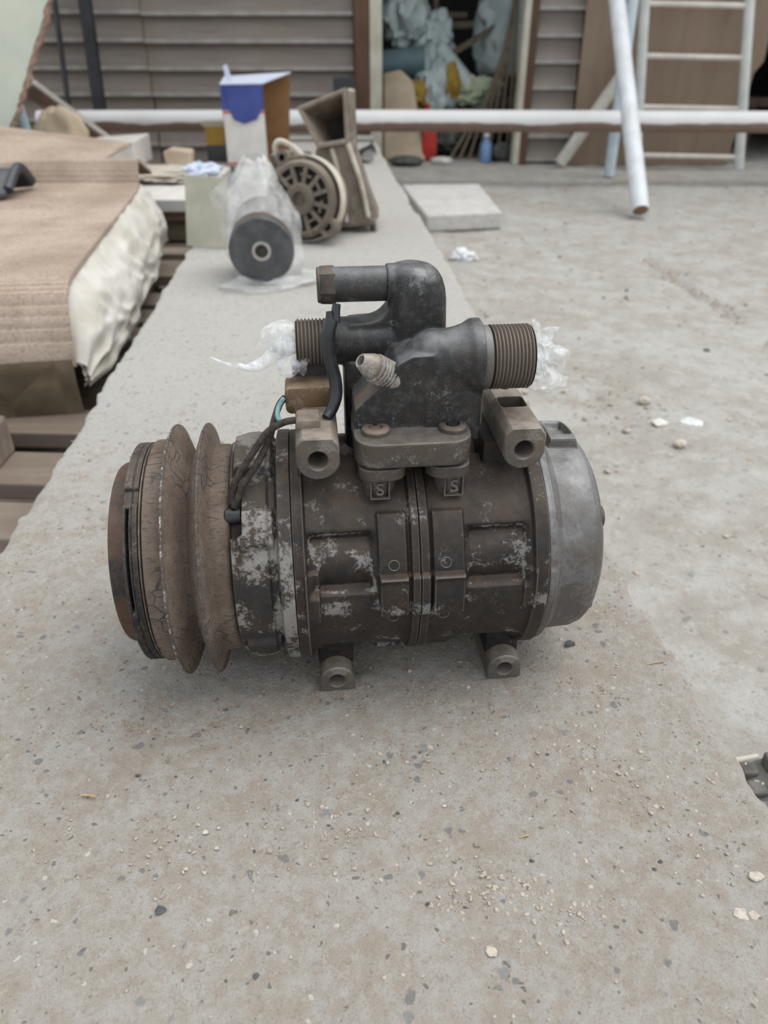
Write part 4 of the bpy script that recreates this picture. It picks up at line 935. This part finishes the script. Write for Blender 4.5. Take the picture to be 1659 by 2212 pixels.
obj('plug', MB().lathe([(.003, 0), (.003, .0222), (.03, .0222)], m0, 30, False, False), M['wood_plug'], tA, smooth=30)
B0 = (.893, 3.20, -.143); B1 = lean(B0, (.887+.015, 3.26, .435), 1.9)
pole('bluish_pole', B0, B1, .021, M['white_blue'], 'bluish white pole standing upright behind the thick white pole', 'pole')
C0 = (.758, 3.50, -.135); C1 = lean(C0, (.956, 3.46, .190), .205)
pole('slanting_pole', C0, C1, .026, M['white_warm'], 'short off-white pole slanting steeply to the right against the hardboard', 'pole')
t = thing('ladder', 'grey-white metal ladder leaning on the brown hardboard', 'ladder', (1.27, 3.47, G))
def rl(x, z): return (x-1.27, .075*(z/.6)*.9-.03, z-G)
for x0, x1 in ((1.052, 1.008), (1.492, 1.418)):
    obj('side_rail', MB().tube([rl(x0+(.012 if x0 < 1.2 else .008), G+.001), rl(x0-(x0-x1)*2.2, 1.1)], .020, 20, sub=1), M['ladder'], t, smooth=40)
for k, z in enumerate((-.098, .079, .257, .430, .605, .78, .95)):
    xa = 1.056-.040*(z+.1)*1.7; xb = 1.490-.07*(z+.1)*1.7
    obj('rung', MB().tube([rl(xa, z+.004), rl(xb, z-.004)], .0105, 14, sub=1), M['rung'], t, smooth=40)

# paver on the yard
o = obj('paver', MB().add([(.117, 2.187, -.100), (.336, 2.235, -.100), (.325, 2.74, -.100), (.06, 2.72, -.100), (.122, 2.19, G+.003), (.338, 2.24, G+.003), (.327, 2.74, G+.003), (.06, 2.72, G+.003)],
    [(0, 1, 2, 3), (7, 6, 5, 4), (0, 4, 5, 1), (1, 5, 6, 2), (2, 6, 7, 3), (3, 7, 4, 0)]), M['paver'], smooth=0, bevel=.006, base=True); o.location.z = G; tag(o, 'flat pale concrete paver lying on the yard beside the slab', 'paver')
# bars leaning on the boards
pole('black_bar', (-1.172, 3.44, G), (-1.160, 3.56, .95), .030, M['black_bar'], 'thick black bar leaning on the back wall boards', 'bar', n=4)
pole('thin_bar', (-1.312, 3.46, G), (-1.292, 3.56, .62), .012, M['black_bar'], 'thin dark bar leaning on the boards left of the thick black bar', 'bar', n=6)

# ================================================================== STOREROOM CLUTTER
def sack(name, c, r, seed, m, lab, cat, amp=.2, fr=1.7): return tag(obj(name, crumple(c, r, seed, amp, fr), M[m], smooth=45, base=True), lab, cat)
# a bench deep in the storeroom carries the heap
o = obj('bench', MB().box(-.05, 1.9, 4.15, 4.75, .04, .08).box(0, .06, 4.2, 4.7, G, .04).box(1.8, 1.86, 4.2, 4.7, G, .04).box(.85, .91, 4.2, 4.7, G, .04), M['beam'], smooth=0, base=True); tag(o, 'dark wooden bench under the heap of sacks in the storeroom', 'bench')
o = obj('folded_sheet', MB().add([(-.005, 3.72, G), (.19, 3.70, G), (.13, 3.80, .16), (.075, 3.82, .205), (-.004, 3.82, .19), (-.005, 3.86, G), (.19, 3.86, G), (.13, 3.86, .16), (.075, 3.86, .205), (-.004, 3.86, .19)],
    [(0, 1, 2, 3, 4), (9, 8, 7, 6, 5), (0, 5, 6, 1), (1, 6, 7, 2), (2, 7, 8, 3), (3, 8, 9, 4), (4, 9, 5, 0)]), M['sack_beige'], smooth=0, bevel=.01, base=True); tag(o, 'beige folded sheet standing inside the doorway by the white jamb', 'sheet')
sack('white_sack', (.085, 4.10, .36), (.095, .11, .125), 31, 'sack_white', 'crumpled white sack high at the left of the storeroom heap', 'sack', .28, 2.2).location.z = .29
o = obj('tarp_roll', MB().tube([(-.02, 4.02, .215), (.19, 4.0, .235)], .062, 28, sub=1), M['sack_teal'], smooth=40, base=True); tag(o, 'blue-grey rolled tarpaulin lying below the high white sack', 'tarp roll')
sack('white_sack', (.235, 4.10, .30), (.085, .09, .115), 33, 'sack_white', 'small white sack beside the blue-grey tarpaulin roll', 'sack', .3, 2.4)
sack('white_sack', (.235, 3.98, .10), (.10, .09, .15), 35, 'sack_white', 'slumped white sack above the red canister', 'sack', .3, 2.2)
sack('large_sack', (.60, 4.20, .36), (.16, .13, .23), 37, 'sack_white', 'largest white woven sack hanging at the right of the doorway', 'sack', .24, 1.8)
sack('yellow_sack', (.135, 3.92, .095), (.072, .06, .06), 39, 'sack_yellow', 'yellow printed sack low at the left of the heap', 'sack', .3, 2.2)
sack('ochre_bag', (.315, 3.95, .15), (.036, .04, .075), 41, 'sack_yellow', 'upright ochre paper bag in the middle of the heap', 'bag', .25, 2)
sack('pale_sack', (.425, 3.98, .11), (.115, .08, .062), 43, 'sack_pale', 'pale green sack lying in the middle of the heap', 'sack', .3, 2.2)
sack('rubber_heap', (.42, 3.90, -.02), (.13, .09, .07), 45, 'grey_mat', 'dark heap of rubber below the pale green sack', 'rubber', .3, 2.2)
sack('dark_sack', (.27, 3.86, -.05), (.10, .08, .09), 49, 'grey_mat', 'dark grey sack behind the red canister', 'sack', .3, 2.2)
o = obj('white_roll', MB().tube([(.255, 4.0, .285), (.47, 3.95, .06)], .036, 18, sub=1), M['sack_white'], smooth=40, base=True); tag(o, 'white roll slanting down through the heap', 'roll')
t = thing('red_canister', 'small red plastic canister on the storeroom floor', 'canister', (.205, 3.74, G))
obj('body', MB().prism(rrect(-.034, .034, 0, .20, .012), -.03, .03), M['red'], t, smooth=40, bevel=.008); obj('cap', MB().lathe([(0, .012), (.03, .012)], axis_matrix((-.012, 0, .198), (0, 0, 1)), 16), M['red'], t, smooth=40)
for k, (p0, p1, r, lab) in enumerate((((-.02, 4.3, .365), (.52, 4.25, .385), .020, 'upper horizontal pale board across the storeroom heap'), ((.26, 4.05, .235), (.52, 4.12, .37), .016, 'grey board slanting up to the large sack'), ((.0, 4.35, .425), (.40, 4.3, .42), .016, 'topmost tan board at the back of the storeroom heap'))):
    pole('board', p0, p1, r, M['lath'], lab, 'board', n=4)
t = thing('added_red_frame', 'added red frame standing at the top of the storeroom heap', 'frame', (.18, 4.22, .405))
for b_ in ((-.075, .075, -.01, .01, 0, .02), (-.075, -.055, -.01, .01, .02, .22), (.055, .075, -.01, .01, .02, .22)): obj('bar', MB().box(*b_), M['beam'], t, smooth=0)  # plain added red frame: one foot bar and two uprights
for k in range(7):
    x0 = .30+.045*k; pole('lath', (x0, 3.74+.01*k, G), (.545+.004*k, 3.88-.012*k, .22+.07*k), .008, M['lath'], ('leftmost and lowest', 'second', 'third', 'fourth', 'fifth', 'sixth', 'rightmost and tallest')[k]+(' thin tan lath fanned in the doorway' if k in (0, 6) else ' thin tan lath from the left, fanned in the doorway'), 'lath', 'laths fanned in the doorway', n=4)
t = thing('bottle', 'clear blue-labelled bottle standing behind the rail at the doorway', 'bottle', (.455, 3.66, G))
obj('body', MB().lathe([(0, .02), (.002, .026), (.075, .026), (.092, .012), (.105, .011)], axis_matrix((0, 0, 0), (0, 0, 1)), 24), M['blue'], t, smooth=40); obj('cap', MB().lathe([(.104, .013), (.118, .013)], axis_matrix((0, 0, 0), (0, 0, 1)), 20), M['card_white'], t, smooth=40)
o = obj('dark_lump', crumple((.53, 3.70, -.115), (.05, .04, .042), 47, .2), M['grey_mat'], smooth=45, base=True); o.location.z = G; tag(o, 'dark rubber lump on the floor right of the bottle', 'rubber')
o = obj('black_tray', crumple((.10, 3.58, -.135), (.075, .045, .02), 51, .1), M['grey_mat'], smooth=45, base=True); o.location.z = G; tag(o, 'dark flattened lump on the threshold beside the slab end', 'rubber')
o = obj('white_scrap', crumple((.255, 3.62, -.135), (.05, .03, .016), 52, .2), M['card_white'], smooth=45, base=True); o.location.z = G; tag(o, 'white scrap on the threshold left of the bottle', 'scrap')
o = obj('dark_crate', MB().box(-.20, -.125, 3.36, 3.45, G, .19), M['black_bar'], smooth=0, bevel=.004, base=True); tag(o, 'dark narrow crate in front of the brown door post', 'crate')

# ================================================================== BITS ON THE YARD AND SLAB
def chip(seed, r, squash=.6, k=.35):
    rg = np.random.default_rng(seed); g = (1+5**.5)/2
    V = np.array([(-1, g, 0), (1, g, 0), (-1, -g, 0), (1, -g, 0), (0, -1, g), (0, 1, g), (0, -1, -g), (0, 1, -g), (g, 0, -1), (g, 0, 1), (-g, 0, -1), (-g, 0, 1)])/1.9
    V = V*(1+rg.uniform(-k, k, (12, 1)))*np.array([1, rg.uniform(.6, 1), squash])*r
    F = [(0, 11, 5), (0, 5, 1), (0, 1, 7), (0, 7, 10), (0, 10, 11), (1, 5, 9), (5, 11, 4), (11, 10, 2), (10, 7, 6), (7, 1, 8), (3, 9, 4), (3, 4, 2), (3, 2, 6), (3, 6, 8), (3, 8, 9), (4, 9, 5), (2, 4, 11), (6, 2, 10), (8, 6, 7), (9, 8, 1)]
    return V, F
def scatter(name, n, place, rs, m, lab, z0, seed, squash=.55):
    rg = np.random.default_rng(seed); mb = MB(); base_ = [chip(seed+k, 1.0, squash) for k in range(24)]
    for i in range(n):
        x, y = place(rg); r = rs(rg); V, F = base_[i % 24]; a = rg.uniform(0, 2*PI); c_, s_ = math.cos(a), math.sin(a)
        W = V*r; mb.add(np.stack([x+W[:, 0]*c_-W[:, 1]*s_, y+W[:, 0]*s_+W[:, 1]*c_, z0+W[:, 2]+r*squash*.35], -1), F)
    o = obj(name, mb, M[m], smooth=0, recalc=False); tag(o, lab, 'grit', None, 'stuff'); return o
def on_slab(rg):
    while True:
        y = rg.uniform(.11, 1.1)**1.0; x = rg.uniform(-.30, .18)
        if -.2705-.0737*(y-.427)+.004 < x < .172-.0737*(y-.258)-.004: return x, y
def clustered(rg):
    cx, cy, s_ = [(.055, .178, .008), (.075, .172, .012), (-.105, .192, .02), (-.02, .20, .018), (.028, .178, .010), (.10, .26, .02), (.13, .23, .03), (0, .25, .05), (.04, .29, .04)][rg.integers(9)]
    return cx+rg.normal()*s_, cy+rg.normal()*s_*.7
scatter('fine_grit', 2600, on_slab, lambda g: .00035+.0006*g.random()**3, 'peb_mid', 'fine tan grit scattered over the slab', -.0012, 1)
scatter('fine_grit', 700, clustered, lambda g: .0004+.0011*g.random()**3, 'peb_mid', 'little drifts of tan crumbs in front of the compressor', -.0012, 2)
scatter('dark_grit', 420, on_slab, lambda g: .0004+.0010*g.random()**3, 'peb_dark', 'dark grey specks of gravel over the slab', -.0014, 3, .35)
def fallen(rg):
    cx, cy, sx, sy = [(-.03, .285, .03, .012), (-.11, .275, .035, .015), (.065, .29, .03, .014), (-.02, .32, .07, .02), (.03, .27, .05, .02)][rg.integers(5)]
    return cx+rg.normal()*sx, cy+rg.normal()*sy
scatter('rust_dirt_shade', 2400, fallen, lambda g: .00026+.0006*g.random()**3, 'rust_dirt_shade', 'fine brown rust dirt and shadow tint around the compressor feet', -.0012, 8)  # rust crumbs, also laid under the body to turn its shadow browner
def on_yard(rg):
    while True:
        y = .2+2.9*rg.random()**1.3; x = rg.uniform(.1, 1.6)
        if x > .18-.0737*(y-.258)+.01: return x, y
scatter('yard_gravel', 1500, on_yard, lambda g: .0012+.005*g.random()**4, 'peb_mid', 'loose tan gravel on the yard floor', G, 4, .45)
scatter('yard_gravel', 260, on_yard, lambda g: .002+.005*g.random()**3, 'peb_dark', 'loose dark gravel on the yard floor', G, 5, .4)
scatter('yard_gravel', 170, on_yard, lambda g: .002+.006*g.random()**4, 'peb_pale', 'loose whitish gravel on the yard floor', G, 6, .5)
def in_crack(rg):
    y = rg.uniform(1.38, 1.92); return .688-(y-1.407)*.0738+rg.normal()*.014, y
scatter('crack_dirt', 330, in_crack, lambda g: .0009+.0018*g.random()**2, 'rust_dirt_shade', 'brown dirt gathered along the crack in the yard floor', G-.004, 9, .5)
def drift(rg):
    cx, cy, sx, sy = [(.225, 1.72, .035, .06), (.21, 1.52, .05, .05), (.36, 1.02, .09, .05)][rg.integers(3)]
    return max(cx+rg.normal()*sx, .075-.0737*(cy-1.5)+.03), cy+rg.normal()*sy
scatter('yard_dirt', 520, drift, lambda g: .0010+.0020*g.random()**3, 'rust_dirt_shade', 'drifts of brown dirt on the yard beside the slab', G-.001, 10, .4)
def pebble(x, y, r, m, lab, z=-.0012, seed=1, sq=.6, name='pebble', cat='pebble'):
    V, F = chip(seed, r, sq); o = obj(name, MB().add(V+np.array([x, y, z-V[:, 2].min()-r*.08]), F), M[m], smooth=0, bevel=r*.12, base=True); return tag(o, lab, cat)
pebble(-.080, .2045, .0017, 'peb_pale', 'cream pebble at lower left of the slab, the larger of two', seed=3)
pebble(-.0745, .2065, .0009, 'peb_pale', 'tiny cream pebble just right of the larger cream pebble', seed=4)
pebble(.0280, .2180, .0011, 'peb_pale', 'white stone chip on the slab straight below the compressor middle', seed=5)
pebble(-.119, .2350, .0016, 'peb_dark', 'dark oval pebble set in the slab below the pulley', seed=6, sq=.35)
pebble(.0062, .2140, .0011, 'peb_dark', 'black crumb on the slab below the compressor middle', seed=7)
pebble(.0180, .1715, .0014, 'peb_dark', 'charcoal pebble near the lower middle of the slab', seed=8)
pebble(.0640, .1905, .0014, 'peb_dark', 'dark round pebble at the lower right of the slab', seed=9, sq=.4)
pebble(-.091, .1690, .0026, 'peb_dark', 'curved dark stone set in the slab at lower left', seed=10, sq=.25)
pebble(.0415, .1835, .0015, 'peb_mid', 'largest tan crumb of the grit drift at lower right', seed=12)
pebble(.109, .3270, .0030, 'grey_mat', 'grey clump of dirt right of the compressor foot', seed=13, name='dirt_clump', cat='dirt')
pebble(.042, .1530, .0026, 'plaster', 'small white plaster flake at the bottom of the slab', seed=14, sq=.25, name='plaster_flake', cat='plaster')
pebble(.158, .1830, .0034, 'plaster', 'narrow white plaster flake near the right slab edge', seed=15, sq=.3, name='plaster_flake', cat='plaster')
pebble(.147, .1670, .0058, 'plaster', 'wide white plaster smear at the bottom right of the slab', seed=16, sq=.10, name='plaster_flake', cat='plaster')
def stalk(p0, p1, r, lab): tag(obj('straw', MB().tube([p0, ((p0[0]+p1[0])/2+.0004, (p0[1]+p1[1])/2, p0[2]+.0006), p1], r, 7, sub=3), M['straw'], smooth=60, base=True), lab, 'straw')
stalk((.150, .3105, -.0003), (.160, .3125, -.0002), .00035, 'thin dry straw near the right slab edge')
stalk((.0605, .2015, -.0003), (.0645, .2025, -.0002), .00035, 'short dry straw in front of the compressor')
stalk((-.142, .2235, -.0003), (-.135, .2225, -.0002), .0005, 'curled dry straw at the left of the slab')
pebble(.384, .938, .012, 'card_white', 'bright white capsule-shaped scrap on the yard right of the compressor', G, 21, .35, 'white_scrap', 'scrap')
pebble(.430, .945, .020, 'clear', 'flat white plastic scrap beside the capsule-shaped scrap', G, 22, .14, 'plastic_scrap', 'scrap')
pebble(.383, 1.01, .012, 'peb_pale', 'round whitish pebble behind the white capsule-shaped scrap', G, 23)
pebble(.389, .872, .009, 'peb_pale', 'white pebble in front of the capsule-shaped scrap', G, 24)
o = obj('plastic_scrap', crumple((.192, 1.872, G+.012), (.028, .024, .013), 71, .35, 2.5), M['clear'], smooth=30, base=True); o.location.z = G; tag(o, 'crumpled clear plastic scrap on the yard beside the slab', 'scrap')
t = thing('tire_scrap', 'cracked grey piece of tire tread beside the right slab edge', 'rubber', (.275, .312, G))
bs = obj('tread_base', MB().prism([(-.036, .0), (.05, 0), (.05, .028), (.0, .034), (-.030, .020)], -.03, .035), M['tire'], t, smooth=30, bevel=.005)
for i in range(5):
    for j in range(4): obj('tread_block', MB().box(-.030+i*.016, -.018+i*.016, -.028+j*.016, -.017+j*.016, .020 if i == 0 else .027, .028 if i == 0 else .038), M['tire'], bs, smooth=0, bevel=.002)
o = obj('stick', MB().tube([(.236, .337, G+.034), (.256, .340, G+.036)], .0028, 12, [.0022, .0030, .0018], 4), M['jamb'], smooth=60, base=True); tag(o, 'peeled white stick lying on the tire scrap', 'stick')
